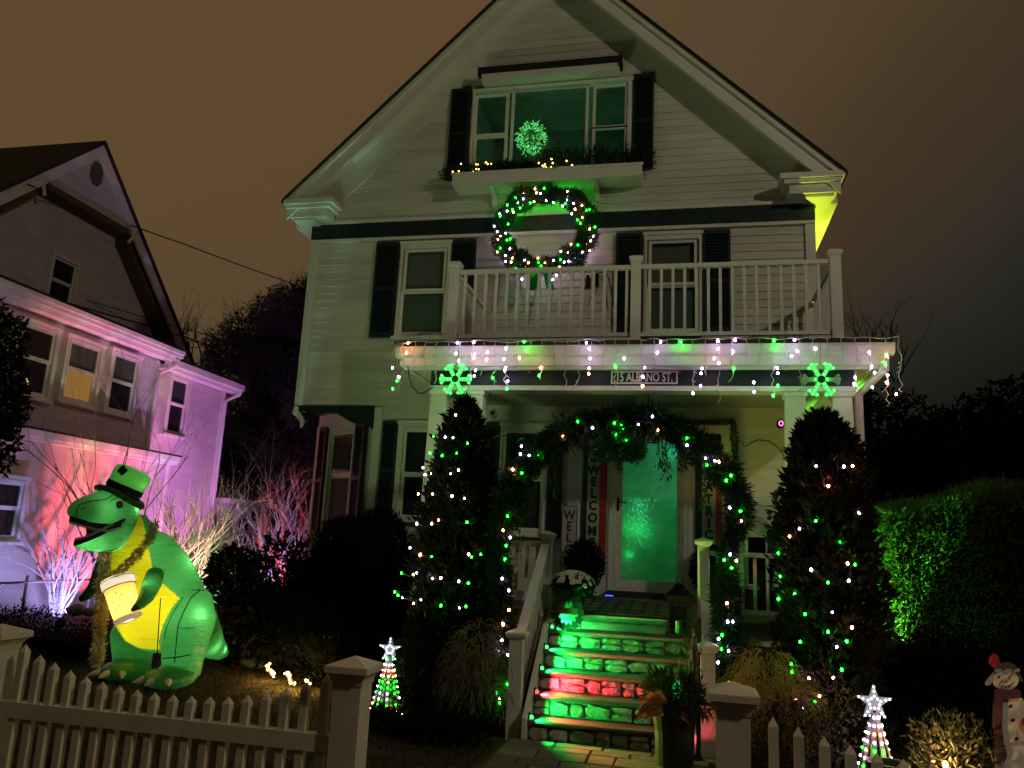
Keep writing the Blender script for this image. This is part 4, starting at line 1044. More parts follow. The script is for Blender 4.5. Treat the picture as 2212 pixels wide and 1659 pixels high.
# ================================================================== NEIGHBOUR'S HOUSE
def build_neighbour():
    N = thing('neighbour_house', 'white two-storey neighbouring house washed in purple and red light', 'house', (-8.3, 0, 0))
    WALLM = mat('neighbour_paint', (.60, .57, .54), .65, .12, 1.6, .15, 20, stretch=(1, 1, 5))
    def MX(X): return Matrix(((0, -1, 0, X), (1, 0, 0, 0), (0, 0, 1, 0), (0, 0, 0, 1)))
    def boards(name, X, y0, y1, z0, z1, parent=N, clip=None):
        b = MB(); z = z0; p = .105
        while z < z1 - .02:
            ya, yb_ = y0, y1
            if clip:
                lim = clip(z + p); ya, yb_ = max(y0, lim[0]), min(y1, lim[1])
            if yb_ - ya > .05:
                zt = min(z + p, z1)
                b.add([(X, ya, z), (X, yb_, z), (X + .009, yb_, z), (X + .009, ya, z), (X, ya, zt), (X, yb_, zt), (X + .003, yb_, zt), (X + .003, ya, zt)], [(0, 1, 2, 3), (3, 2, 6, 7), (4, 7, 6, 5), (0, 3, 7, 4), (1, 5, 6, 2)])
            z += p
        o = b.build(name, WALLM, parent); o['kind'] = 'stuff'; return o
    yA = atx(345, 770, -8.3).y; yC = atx(366, 990, -7.7).y; yB = atx(480, 900, -8.42).y
    w = MB(); w.box(-16, -8.302, -9, yA, .0, 5.16); w.box(-16, -8.422, yA + .002, yB, 0, 5.0); w.box(-8.301, -7.702, -9, yC, 0, 2.95); w.build('wall', WALLM, N)
    boards('siding', -8.30, -9, yA, 3.05, 5.0); boards('siding', -8.42, yA + .05, yB, .1, 4.86); boards('siding', -7.70, -9, yC, .1, 2.90)
    t = MB()
    t.box(-8.32, -8.275, yA - .10, yA + .01, 3.0, 5.0); t.box(-8.44, -8.395, yB - .11, yB + .01, .1, 4.86); t.box(-7.72, -7.675, yC - .10, yC + .01, .1, 2.90)
    t.build('corner_board', TRIM, N)
    e = MB(); e.box(-8.28, -8.02, -9.2, yA + .25, 5.02, 5.10); e.box(-8.06, -7.95, -9.2, yA + .27, 5.102, 5.24); e.box(-7.95, -7.92, -9.2, yA + .27, 5.17, 5.24); e.build('eave', TRIM, N)
    e = MB(); e.box(-8.41, -8.16, yA + .05, yB + .22, 4.87, 4.95); e.box(-8.2, -8.08, yA + .05, yB + .24, 4.952, 5.08); e.build('eave', TRIM, N)
    r = MB(); r.box(-16, -7.96, -9.2, yA + .25, 5.242, 5.30); r.box(-16, -8.1, yA + .26, yB + .22, 5.082, 5.13); r.build('flat_roof', ROOFM, N)
    c = MB(); c.box(-7.70, -7.58, -9, yC + .10, 2.92, 2.98); c.box(-7.70, -7.54, -9, yC + .14, 2.981, 3.08); c.build('cornice', TRIM, N)
    MB().box(-8.30, -7.53, -9, yC + .15, 3.082, 3.115).build('porch_roof', ROOFM, N)
    for P in ([(-8.0, yA + .17, 5.05), (-8.0, yA + .17, 4.95), (-8.24, yA - .06, 4.72), (-8.24, yA - .06, 3.12)], [(-8.14, yB + .18, 4.95), (-8.14, yB + .16, 4.86), (-8.36, yB - .04, 4.66), (-8.36, yB - .04, .5), (-8.15, yB + .02, .3)]):
        MB().tube(P, .045, 8).build('downspout', TRIM, N)
    # windows
    warm = emis('warm_room', (.62, .27, .075), .75); dim = mat('dim_room', (.05, .04, .045), .9, .2)  # dim sheets stand behind the panes in place of unlit rooms
    shade = mat('cream_shade', (.36, .33, .32), .9, .05)
    def nwin(X, c, shades, split=.52):
        (a, b_, q, d) = [atx(u, v, X) for u, v in c]
        y0 = (a.y + q.y) / 2; y1 = (b_.y + d.y) / 2; z1 = (a.z + b_.z) / 2; z0 = (q.z + d.z) / 2
        k = .13; zm = z0 + .12 + (z1 - z0 - .22) * split
        return window(N, MX(X) @ Matrix.Translation((0, -.06, 0)), y0, y1, z0, z1, [(y0 + k, y1 - k, zm + .03, z1 - k), (y0 + k, y1 - k, z0 + .12, zm - .03)], shades, yb=.055), (y0, y1, z0, z1)
    dimw = mat('dim_warm', (.10, .06, .04), .9)
    w1, g1 = nwin(-8.28, ((28, 681), (121, 713), (10, 850), (97, 870)), [dimw, mat('dim_room2', (.03, .025, .03), .9)])
    w2, g2 = nwin(-8.28, ((133, 722), (217, 746), (118, 866), (197, 888)), [shade, warm])
    nwin(-8.28, ((233, 752), (297, 771), (213, 891), (280, 906)), [shade, dim])
    nwin(-8.40, ((360, 806), (405, 818), (343, 938), (391, 948)), [BLIND, dim])
    nwin(-7.68, ((-60, 1022), (51, 1029), (-75, 1165), (32, 1182)), [dim, dim])
    # table lamp glowing behind the first window
    MB().lathe([(.09, 0), (.06, .14)], (-8.315, g1[0] + .38, g1[2] + .22), 12).build('lamp_shade', emis('lamp_glow', (1, .55, .12), 1.6), w1)
    # rear porch beyond
    q = MB(); q.box(-10, -8.15, yB + .25, yB + 2.1, .0, 2.35); q.build('rear_porch', WALLM, N)
    q = MB(); q.box(-10.2, -8.05, yB + .12, yB + 2.3, 2.352, 2.46); q.build('rear_roof_edge', TRIM, N)
    nw = window(N, MX(-8.149) @ Matrix.Translation((0, -.07, 0)), yB + .5, yB + 1.75, 1.25, 2.30, [(yB + .62, yB + 1.08, 1.4, 2.2), (yB + 1.17, yB + 1.64, 1.4, 2.2)], [dim, dim], yb=.06)
    # tall gable behind, ridge running away from us
    G = -10.0; yp, zp, s = 1.92, 9.28, .97
    g = MB(); hw = 4.2
    g.prism([(yp - hw, zp - s * hw), (yp - hw, 4.0), (yp + hw, 4.0), (yp + hw, zp - s * hw), (yp, zp - .12)], -20, G - .02, lambda y, z, x: (x, y, z)); g.build('gable_wall', WALLM, N)
    zb = 7.95; hb = (zp - .2 - zb) / s
    u = MB(); u.prism([(yp - hb + .02, zb), (yp + hb - .02, zb), (yp, zp - .2)], G - .02, G + .35, lambda y, z, x: (x, y, z)); u.build('gable_peak', WALLM, N)
    boards('siding', G + .351, yp - hb, yp + hb, zb + .14, zp - .3, clip=lambda z: (yp - (zp - .25 - z) / s, yp + (zp - .25 - z) / s))
    boards('siding', G - .019, yp - hw, yp + hw, 5.2, zb - .02, clip=lambda z: (yp - (zp - .35 - z) / s, yp + (zp - .35 - z) / s))
    dk = mat('gable_shadow_board', (.10, .075, .06), .8, .2)  # shade under the gable overhang is put into this board colour
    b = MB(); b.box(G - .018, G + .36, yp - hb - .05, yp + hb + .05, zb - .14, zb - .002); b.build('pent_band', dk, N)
    for sg in (-1, 1):
        def rk(a0, a1, o0, o1, x0, x1, m, nm):
            q = MB(); q.prism([(yp + sg * a0, zp - s * a0 - o0), (yp + sg * a1, zp - s * a1 - o0), (yp + sg * a1, zp - s * a1 - o1), (yp + sg * a0, zp - s * a0 - o1)], x0, x1, lambda y, z, x: (x, y, z)); return q.build(nm, m, N)
        rk(0, hw + .3, -.02, .26, G + .36, G + .42, TRIM, 'rake_board')
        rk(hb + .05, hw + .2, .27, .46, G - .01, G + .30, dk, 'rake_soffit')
        rk(0, hw + .4, -.12, -.03, -20, G + .46, ROOFM, 'gable_roof')
        c = MB(); c.tube([(G + .39, yp + sg * (hb + .02), zb + .08), (G + .42, yp + sg * (hb + .10), zb - .02), (G + .40, yp + sg * (hb + .06), zb - .16), (G + .38, yp + sg * (hb - .02), zb - .30)], .035, 6); c.build('bracket', TRIM, N)
    v = MB(); v.prism([(yp - .0 + .22 * cos(a) * .8, 8.66 + .26 * sin(a)) for a in np.linspace(pi / 8, 2 * pi + pi / 8, 9)[:-1]], G + .36, G + .385, lambda y, z, x: (x, y, z)); v.build('attic_vent', mat('vent_grey', (.09, .09, .10), .8), N)
    a = [atx(x, y, G) for x, y in ((100, 562), (155, 572), (88, 640), (147, 660))]
    y0, y1, z0, z1 = (a[0].y + a[2].y) / 2, (a[1].y + a[3].y) / 2, (a[2].z + a[3].z) / 2, (a[0].z + a[1].z) / 2
    window(N, MX(G + .03) @ Matrix.Translation((0, -.05, 0)), y0, y1 + .05, z0 - .1, z1 + .08, [(y0 + .1, y1 - .06, (z0 + z1) / 2 + .02, z1), (y0 + .1, y1 - .06, z0, (z0 + z1) / 2 - .04)], [dim, dim], yb=.05)
build_neighbour()
# coloured floodlights standing in the neighbour's bed and the white house's yard
def flood(loc, aim, col, energy, cone, label, blend=.6, rad=.04):
    loc = Vector(loc); aim = Vector(aim); d = (aim - loc).normalized()
    T = thing('floodlight', label, 'floodlight', loc, None)
    q = d.to_track_quat('Z', 'Y').to_matrix()
    b = MB(); b.lathe([(.035, -.09), (.05, -.08), (.055, .0), (.05, .0), (.04, -.06)], loc - d * .02, 12, q); b.build('housing', BLACKM, T)
    MB().tube([loc - d * .08, (loc.x, loc.y, gz(loc.x, loc.y) - .03)], .01, 6).build('stake', BLACKM, T)
    lamp('flood_lamp', 'SPOT', loc + d * .02, col, energy, rad, aim, cone, blend)
flood((-6.45, -.85, .40), (-7.6, .25, 2.0), (.44, .38, 1.0), 120, 115, 'floodlight at the foot of the white branches by the neighbouring wall')
flood((-6.5, .75, .45), (-7.75, .75, 1.75), (1, .10, .16), 520, 80, 'floodlight throwing red light up the neighbouring wall behind the dinosaur')
flood((-6.4, 2.3, .35), (-8.3, 2.6, 4.4), (.80, .22, .80), 300, 70, 'floodlight throwing pink light on the upper windows next door')
flood((-6.5, 4.2, .3), (-8.4, 3.8, 3.4), (.80, .24, .88), 850, 85, 'floodlight throwing purple light on the far end of the house next door')
flood((-7.25, .15, .55), (-7.72, .25, 2.6), (1, .16, .05), 90, 32, 'floodlight throwing a narrow orange streak up the wall beside the white branches')
flood((-7.2, 2.95, .4), (-8.3, 3.05, 3.0), (1, .22, .03), 300, 30, 'floodlight throwing an orange streak beside the neighbouring downspout')
flood((-6.6, -3.0, .5), (-8.3, -1.2, 4.2), (.72, .27, .95), 330, 70, 'floodlight under the leafy tree aimed at the windows next door')
flood((-4.6, .7, .12), (-4.25, 1.45, 1.75), (1, .05, .03), 900, 48, 'floodlight under the red glowing twigs beside the bay window')
flood((-4.9, 2.2, .2), (-5.2, 3.0, 2.0), (.62, .42, 1.0), 320, 100, 'floodlight under the lavender twigs behind the red shrub')
flood((-5.5, -.05, .3), (-6.1, 1.1, 1.9), (1, .52, .46), 420, 85, 'floodlight under the tall bare shrub behind the dinosaur')
flood((-5.2, 1.0, .12), (-5.9, 1.1, 2.2), (.3, 1, .35), 200, 70, 'floodlight tinting the tall bare shrub green')
flood((4.00, -.84, .18), (4.55, -.42, 1.45), (.10, 1, .07), 55, 115, 'floodlight shining green along the tall hedge on the right')
flood((4.05, -.55, .12), (4.45, -.62, .9), (1, .22, .05), 200, 50, 'floodlight shining orange on the foot of the tall hedge')
flood((4.10, -.74, .25), (4.34, -.40, 1.75), (.16, 1, .06), 1700, 46, 'floodlight close against the bright left end of the tall hedge')
flood((4.30, .9, .15), (3.80, .9, 6.4), (.80, 1, .04), 2400, 30, 'floodlight shining yellow up the right eave of the house')
flood((4.15, -1.25, .2), (3.85, -1.35, 3.72), (1, .36, .04), 60, 24, 'floodlight shining orange under the right end of the porch roof')
flood((-4.25, -.9, .2), (-3.83, .1, 6.4), (.35, 1, .60), 1900, 18, 'floodlight shining pale green up the left eave of the house')
flood((2.08, -3.36, .08), (2.19, -3.07, .7), (1, .10, .12), 2.5, 110, 'floodlight tinting the lower right newel post pink behind the planter')
flood((-2.2, -5.6, .15), (.3, 0, 6.6), (.70, .95, .42), 270, 85, 'floodlight in the lawn spreading weak green light over the house front', .9, .45)

# ================================================================== INFLATABLE DINOSAUR
def remesh(parts, vox, name, m, parent, smooth=6):
    b = MB()
    for p in parts: b.add(p.v, p.f)
    me = rawmesh('tmp', b.v, b.f); o = bpy.data.objects.new('tmp', me); COL.objects.link(o)
    md = o.modifiers.new('r', 'REMESH'); md.mode = 'VOXEL'; md.voxel_size = vox
    ms = o.modifiers.new('s', 'SMOOTH'); ms.factor = .6; ms.iterations = smooth
    dg = bpy.context.evaluated_depsgraph_get(); dg.update()
    me2 = bpy.data.meshes.new_from_object(o.evaluated_get(dg)); bpy.data.objects.remove(o)
    me2.name = name; me2.materials.clear(); me2.materials.append(m)
    me2.polygons.foreach_set('use_smooth', [True] * len(me2.polygons))
    return me2
def split_faces(me, keep, names, mats, parent):
    """two objects out of one mesh: faces flagged and the rest"""
    n = len(me.vertices); V = np.empty(n * 3); me.vertices.foreach_get('co', V); V = V.reshape(-1, 3)
    F = [tuple(p.vertices) for p in me.polygons]; out = []
    for flag, nm, mm in ((False, names[0], mats[0]), (True, names[1], mats[1])):
        f = [F[i] for i in range(len(F)) if keep[i] == flag]; used = sorted({i for q in f for i in q}); mp = {a: i for i, a in enumerate(used)}
        o = link(bpy.data.objects.new(nm, rawmesh(nm, V[used], [[mp[i] for i in q] for q in f], mm, True)), parent); out.append(o)
    return out
def inpoly(p, poly):
    x, y = p; c = False; j = len(poly) - 1
    for i in range(len(poly)):
        if (poly[i][1] > y) != (poly[j][1] > y) and x < (poly[j][0] - poly[i][0]) * (y - poly[i][1]) / (poly[j][1] - poly[i][1]) + poly[i][0]: c = not c
        j = i
    return c
def build_dino():
    D = thing('inflatable_dinosaur', 'glowing green inflatable dinosaur in a top hat holding a beer glass on the lawn', 'inflatable', (-4.0, -2.05, 0))
    GREEN = trans('green_nylon', (.045, .27, .060), .42, .10, .3, .04, .5)
    HATM = trans('hat_nylon', (.035, .17, .025), .35, .08, .35, .04, .5)
    YEL = trans('yellow_nylon', (.58, .50, .01), .42, .06, .35, .04, .6)
    SEAM = mat('seam_black', (.005, .03, .01), .8)
    def ell(u, v, Y, r):
        return MB().ball(at(u, v, Y), r, 16, 10)
    def limb(pts, n=14):
        P = [at(u, v, Y) for u, v, Y, r in pts]; b = MB(); b.tube(P, [q[3] for q in pts], n); return b
    torso = limb([(290, 1112, -2.25, .13), (287, 1155, -2.24, .25), (305, 1190, -2.14, .36), (328, 1235, -2.0, .44), (346, 1290, -1.9, .505), (352, 1340, -1.86, .50), (348, 1382, -1.86, .40), (343, 1404, -1.86, .20)], 22)
    thigh = limb([(412, 1265, -1.85, .10), (412, 1290, -1.92, .24), (408, 1335, -2.0, .31), (400, 1385, -2.06, .265), (394, 1432, -2.10, .225), (391, 1460, -2.12, .215)], 18)
    far = limb([(295, 1330, -1.75, .2), (293, 1370, -1.80, .29), (286, 1420, -1.88, .22), (284, 1452, -1.92, .21)], 18)
    foot = MB().ball((-3.66, -2.28, .075), (.27, .34, .12), 16, 8); foot2 = MB().ball((-4.36, -2.12, .075), (.27, .32, .12), 16, 8)
    tail = limb([(420, 1350, -1.55, .30), (440, 1375, -1.35, .24), (458, 1395, -1.2, .17), (476, 1408, -1.05, .11), (492, 1413, -.92, .03)], 14)
    me = remesh([torso, thigh, far, foot, foot2, tail], .016, 'body', GREEN, D, 8)
    poly = [(302, 1112), (286, 1150), (262, 1172), (218, 1192), (212, 1240), (225, 1300), (246, 1350), (270, 1385), (300, 1400), (345, 1406), (343, 1385), (352, 1350), (372, 1312), (389, 1292), (372, 1278), (345, 1255), (328, 1222), (318, 1170), (311, 1130)]
    keep = []
    for p in me.polygons:
        c = p.center; keep.append(bool(p.normal.y < .15 and c.z > .33 and c.y > -3 and inpoly(proj(c), poly)))
    split_faces(me, keep, ('body', 'belly'), (GREEN, YEL), D)
    # head: upper skull and lower jaw lofted between outlines
    def loft(sec, n=18, m=GREEN, name='head', flat=0):
        R = []
        for (ut, vt, ub, vb, Y, hw) in sec:
            a, c = at(ut, vt, Y), at(ub, vb, Y); mid = (a + c) / 2; up = (a - c) / 2
            side = Vector((.60, -.80, 0)) if True else None
            ring = []
            for k in range(n):
                t = 2 * pi * k / n; e = 2.3
                x = abs(cos(t)) ** (2 / e) * (1 if cos(t) > 0 else -1); z = abs(sin(t)) ** (2 / e) * (1 if sin(t) > 0 else -1)
                ring.append(mid + up * z + side * hw * x)
            R.append(ring)
        b = MB().rings(R); return b
    up_s = [(304, 1078, 300, 1142, -2.22, .10), (290, 1062, 288, 1150, -2.28, .22), (262, 1052, 264, 1130, -2.42, .27), (235, 1052, 238, 1137, -2.55, .27), (210, 1062, 213, 1134, -2.66, .26), (185, 1070, 190, 1128, -2.78, .25), (163, 1080, 167, 1121, -2.88, .215), (149, 1092, 152, 1117, -2.95, .15), (144, 1103, 145.5, 1113, -2.98, .06)]
    lo_s = [(303, 1110, 296, 1160, -2.22, .10), (290, 1112, 282, 1172, -2.28, .21), (268, 1122, 264, 1186, -2.41, .25), (245, 1141, 240, 1194, -2.53, .245), (220, 1155, 215, 1193, -2.65, .225), (195, 1166, 190, 1191, -2.76, .195), (172, 1174, 169, 1186, -2.86, .14), (159, 1177, 158, 1181, -2.92, .06)]
    me = remesh([loft(up_s)], .02, 'head', GREEN, D, 4); link(bpy.data.objects.new('head', me), D)
    me = remesh([loft(lo_s)], .02, 'jaw', GREEN, D, 4); link(bpy.data.objects.new('jaw', me), D)
    # mouth lining and teeth
    side = Vector((.60, -.80, 0))
    mo = MB(); R = []
    for ut, vt, ub, vb, Y, hw in [(272, 1116, 271, 1126, -2.40, .20), (245, 1130, 243, 1146, -2.52, .225), (215, 1128, 212, 1162, -2.66, .21), (190, 1123, 187, 1172, -2.77, .185), (172, 1120, 170, 1177, -2.83, .13)]:
        a, c = at(ut, vt, Y), at(ub, vb, Y); mid = (a + c) / 2; up = (a - c) / 2
        R.append([mid + up * sin(t) * 1.05 + side * hw * cos(t) for t in np.linspace(0, 2 * pi, 13)[:-1]])
    # only the back of the throat stays closed so that the open mouth reads as a dark hollow
    mo.rings(R[:4]); mo.build('mouth_lining', mat('mouth_black', (.004, .006, .005), .9), D)
    TE = mat('tooth_cloth', (.34, .35, .30), .9); LB = mat('lip_black', (.004, .006, .005), .8)
    for nm, sec, sgn in (('upper', up_s[2:8], -1), ('lower', lo_s[3:8], 1)):
        strip = MB(); teeth = MB(); pts = []
        for ut, vt, ub, vb, Y, hw in sec:
            q = at(ub, vb, Y) if sgn < 0 else at(ut, vt, Y); pts.append((q, hw))
        # fine samples
        S_ = []
        for i in range(len(pts) - 1):
            for k in range(6): S_.append((pts[i][0].lerp(pts[i + 1][0], k / 6), pts[i][1] + (pts[i + 1][1] - pts[i][1]) * k / 6))
        S_.append(pts[-1])
        # dark lip lining that fills the jaw's inner face
        R = [[p + side * hw * .93 * x + Vector((0, 0, -sgn * .012 + sgn * zz)) for x, zz in ((-1, 0), (1, 0), (.98, .062), (.6, .075), (-.6, .075), (-.98, .062))] for p, hw in S_]
        strip.rings(R); strip.build('gum', LB, D)
        for s in (1, -1):
            teeth = MB()
            for i in range(len(S_) - 1):
                p, hw = S_[i]; p2, h2 = S_[i + 1]
                a = p + side * s * hw * .95 + Vector((0, 0, sgn * .040)); c = p2 + side * s * h2 * .95 + Vector((0, 0, sgn * .040)); mm = (a + c) / 2 + Vector((0, 0, sgn * .046)) - side * s * .004
                o = side * s * .012
                teeth.add([a, c, mm, a - o, c - o], [(0, 1, 2), (3, 2, 4), (0, 2, 3), (1, 4, 2)])
            teeth.build('tooth_row', TE, D)
    # eyes, nostrils, seams on the skull
    for s in (1,):
        c = at(257.5, 1090.5, -2.70); 
        # find the skull surface by stepping along the view ray
        d = pray(257.5, 1090.5)
        hd = next(o for o in D.children if o.name == 'head')
        def onhead(u, v, lift=.004, obj=hd):
            dd = pray(u, v).normalized(); ok, loc, nrm, _ = obj.ray_cast(Vector((CX, CY, CZ)), dd)
            return (loc + nrm * lift, nrm) if ok else (None, None)
        def disc(b, u, v, r, lift):
            p, nrm = onhead(u, v, lift)
            if p is None: return
            t = nrm.orthogonal().normalized(); q = nrm.cross(t)
            b.add([p + (t * cos(a) + q * sin(a)) * r for a in np.linspace(0, 2 * pi, 15)[:-1]] , [tuple(range(14))])
        e = MB(); disc(e, 258, 1090.5, .046, .006); e.build('eye', mat('eye_grey', (.10, .22, .13), .5), D)
        e = MB(); disc(e, 257.5, 1090.5, .030, .009); e.build('iris', LB, D)
        e = MB(); disc(e, 257.0, 1090.5, .014, .012); e.build('pupil', mat('pupil_grey', (.30, .34, .30), .4), D)  # pale disc in the middle of the iris
    def seam(pts, r=.005, nm='seam', tgt=None):
        P = []
        for i in range(len(pts) - 1):
            for k in range(4):
                u = pts[i][0] + (pts[i + 1][0] - pts[i][0]) * k / 4; v = pts[i][1] + (pts[i + 1][1] - pts[i][1]) * k / 4
                best = None
                for o in D.children:
                    if o.type == 'MESH' and o.name.split('.')[0] in (tgt or ('head', 'jaw', 'body', 'belly')):
                        ok, loc, nrm, _ = o.ray_cast(Vector((CX, CY, CZ)), pray(u, v).normalized())
                        if ok:
                            dist = (loc - Vector((CX, CY, CZ))).length
                            if best is None or dist < best[0]: best = (dist, loc + nrm * .002)
                if best: P.append(best[1])
        if len(P) > 2: MB().tube(P, r, 5).build(nm, SEAM, D)
    seam([(166, 1117), (165, 1103), (172, 1090), (190, 1084), (215, 1081), (233, 1077), (250, 1064), (262, 1056)])
    seam([(176, 1100), (182, 1097), (188, 1096)], .007, 'nostril')
    seam([(182, 1183), (190, 1190), (210, 1193), (240, 1188), (262, 1184)])
    seam([(237, 1086), (242, 1079), (252, 1075), (264, 1077), (271, 1085)], .004)
    seam([(431, 1275), (412, 1292), (395, 1325), (384, 1355), (380, 1400), (376, 1440)], .006)
    seam([(396, 1290), (376, 1320), (360, 1355), (352, 1390)], .004)
    seam([(384, 1356), (405, 1357), (424, 1354)], .004); seam([(352, 1422), (380, 1420), (422, 1412)], .006); seam([(414, 1275), (430, 1274), (446, 1277)], .005)
    # claws
    CL = trans('claw_cloth', (.80, .76, .60), .3, .05)
    for fx, fy in ((-3.66, -2.28), (-4.36, -2.12)):
        for k in (-1, 0, 1):
            c = MB(); a = radians(-90 + k * 38); p = Vector((fx + .22 * cos(a), fy + .29 * sin(a), .09)); d = Vector((cos(a), sin(a), -.25)).normalized()
            c.tube([p - d * .02, p + d * .04, p + d * .09, p + d * .15], [.026, .040, .028, .004], 10); c.build('claw', CL, D)
    # arms: near one hooked round the glass, far one hanging
    a1 = remesh([limb([(336, 1238, -2.42, .10), (328, 1262, -2.55, .105), (316, 1290, -2.66, .085), (302, 1306, -2.74, .06), (292, 1312, -2.80, .045)])], .016, 'arm', GREEN, D, 4)
    link(bpy.data.objects.new('arm', a1), D)
    a2 = remesh([limb([(232, 1215, -2.2, .12), (220, 1240, -2.25, .11), (203, 1272, -2.3, .08), (185, 1288, -2.34, .055), (172, 1297, -2.36, .04)])], .016, 'arm', HATM, D, 4)
    link(bpy.data.objects.new('arm', a2), D)
    c = MB(); c.tube([at(294, 1311, -2.80), at(286, 1318, -2.84), at(281, 1322, -2.85)], [.04, .026, .004], 8); c.build('finger_claw', mat('claw_dark', (.01, .03, .02), .7), D)
    # beer glass
    p1, p0 = at(252, 1247, -2.78), at(277, 1338, -2.78); ax = (p1 - p0).normalized(); L = (p1 - p0).length
    q = ax.to_track_quat('Z', 'Y').to_matrix()
    BEER = trans('beer_nylon', (.80, .50, .10), .6, .06); FOAM = trans('foam_nylon', (.78, .74, .64), .5, .05)
    g = MB().lathe([(.02, .025), (.135, .03), (.142, .06), (.158, L * .74), (.15, L * .76), (.02, L * .77)], p0, 22, q).build('beer_glass', BEER, D, True)
    MB().lathe([(.10, -.015), (.142, .0), (.148, .028), (.136, .0295)], p0, 22, q).build('glass_base', FOAM, g, True)
    MB().lathe([(.155, L * .745), (.172, L * .77), (.176, L * .93), (.165, L * .985), (.10, L * 1.01), (.01, L * 1.015)], p0, 22, q).build('foam', FOAM, g, True)
    MB().tube([p0 + q @ Vector((.176 * cos(a), .176 * sin(a), L * .94)) for a in np.linspace(0, 2 * pi, 25)], .004, 5).tube([p0 + q @ Vector((.166 * cos(a), .166 * sin(a), L * .755)) for a in np.linspace(0, 2 * pi, 25)], .004, 5).build('foam_seam', mat('seam_brown', (.05, .03, .01), .8), g)
    for t_, e_w in ((.018, .6), (.12, 2.2), (.42, 3.6), (.87, 2.4)): lamp('beer_lamp', 'POINT', p0 + ax * L * t_, (1, .95, .82), e_w, .03)
    b = MB()
    for u, v in ((251, 1280), (262, 1284), (245, 1302), (257, 1307), (270, 1302), (272, 1311), (249, 1316), (258, 1262 + 30)):
        dd = pray(u, v).normalized(); ok, loc, nrm, _ = g.ray_cast(Vector((CX, CY, CZ)), dd)
        if ok: b.ball(loc, .0085, 8, 4)
    b.build('bubble_print', mat('bubble_brown', (.12, .06, .01), .8), g)
    # hat: brim, crown, band with buckle; tilted back to the right
    hb, ht = at(263, 1066, -2.45), at(291, 1017, -2.40); ax = (ht - hb).normalized(); q = ax.to_track_quat('Z', 'Y').to_matrix(); L = (ht - hb).length
    H_ = MB().lathe([(.20, .0), (.205, .05), (.215, L * .8), (.20, L * .97), (.12, L * 1.08), (.01, L * 1.10)], hb, 24, q).build('hat', HATM, D, True)
    R = []
    for rr, zz in ((.16, -.04), (.285, -.02), (.305, .01), (.285, .04), (.19, .03)):
        R.append([hb + q @ Vector((rr * cos(a), rr * sin(a), zz + .035 * (rr / .35) ** 2 * cos(2 * a + .5) - .05 * (rr / .35))) for a in np.linspace(0, 2 * pi, 25)[:-1]])
    MB().rings(R).build('brim', HATM, H_, True)
    MB().lathe([(.209, .035), (.212, .04), (.213, .095), (.21, .10)], hb, 24, q).build('band', LB, H_, True)
    # buckle and clover print found on the side of the crown that faces the street
    def onhat(u, v):
        ok, loc, nrm, _ = H_.ray_cast(Vector((CX, CY, CZ)), pray(u, v).normalized()); return (loc, nrm) if ok else (None, None)
    b = MB()
    for u, v in ((259, 1016), (265, 1011), (270, 1017), (264, 1021)):
        p, nrm = onhat(u, v)
        if p is not None:
            t = nrm.orthogonal().normalized(); w = nrm.cross(t)
            b.add([p + nrm * .004 + (t * cos(a) + w * sin(a)) * .032 for a in np.linspace(0, 2 * pi, 11)[:-1]], [tuple(range(10))])
    b.build('clover_print', mat('clover_dark', (.006, .05, .012), .8), H_)
    # tether
    t = MB(); t.tube([at(347, 1292, -2.42), at(340, 1400, -2.45), (at(341, 1460, -2.45))], .006, 5); t.build('tether', WIRED, D)
    return D
DINO = build_dino()
def inner_lamp(u, v, depth, e, r, nm='dino_lamp'):
    # the lamp sits inside the fabric, just behind the skin
    o, d = Vector((CX, CY, CZ)), pray(u, v).normalized(); best = None
    for c in DINO.children_recursive:
        if c.type == 'MESH':
            ok, loc, _, _ = c.ray_cast(o, d)
            if ok and (best is None or (loc - o).length < best): best = (loc - o).length
    if best: lamp(nm, 'POINT', o + d * (best + depth), (1, .96, .85), e, r)
bpy.context.view_layer.update()
GLOW = 2.5
for q in ((291, 1098, .07, .9, .015), (225, 1100, .14, 1.1, .04), (410, 1210, .08, .35, .02), (268, 1165, .14, .9, .05), (428, 1328, .07, .9, .015), (395, 1335, .30, 2.6, .08), (392, 1225, .22, 2.2, .05), (345, 1300, .34, 4.5, .08), (300, 1350, .30, 1.5, .08), (386, 1425, .22, 1.0, .06), (484, 1402, .05, .35, .015), (460, 1392, .14, .9, .04), (280, 1400, .26, .9, .06), (283, 1035, .18, 1.9, .05), (300, 1045, .10, .7, .03)): inner_lamp(q[0], q[1], q[2], q[3] * GLOW, q[4])
for q in ((210, 1182, .10, .9, .04), (185, 1180, .07, .5, .03), (250, 1182, .12, .8, .04), (320, 1265, .07, .35, .03), (318, 1200, .2, 1.2, .05)): inner_lamp(q[0], q[1], q[2], q[3] * GLOW, q[4])
def build_boa():
    T = thing('tinsel_boa', 'gold tinsel boa draped round the dinosaur neck and hanging to the ground', 'tinsel', at(216, 1440, -2.5))
    gm = mat('gold_tinsel_lit', (.85, .74, .42), .3, .4, 30, metal=.25)  # paler than the neck strand; the light it catches is in the colour
    garland('strand', [at(334, 1130, -2.3), at(326, 1160, -2.52), at(300, 1195, -2.66), at(272, 1222, -2.76), at(248, 1245, -2.88)], .035, mat('tinsel_dark', (.45, .40, .22), .35, .4, 30, metal=.3), T, 1500, .05, .01)
    garland('tail', [at(228, 1180, -2.60), at(222, 1240, -2.66), at(218, 1330, -2.70), at(213, 1400, -2.72), at(209, 1438, -2.73)], .052, gm, T, 2600, .055, .012)
build_boa()

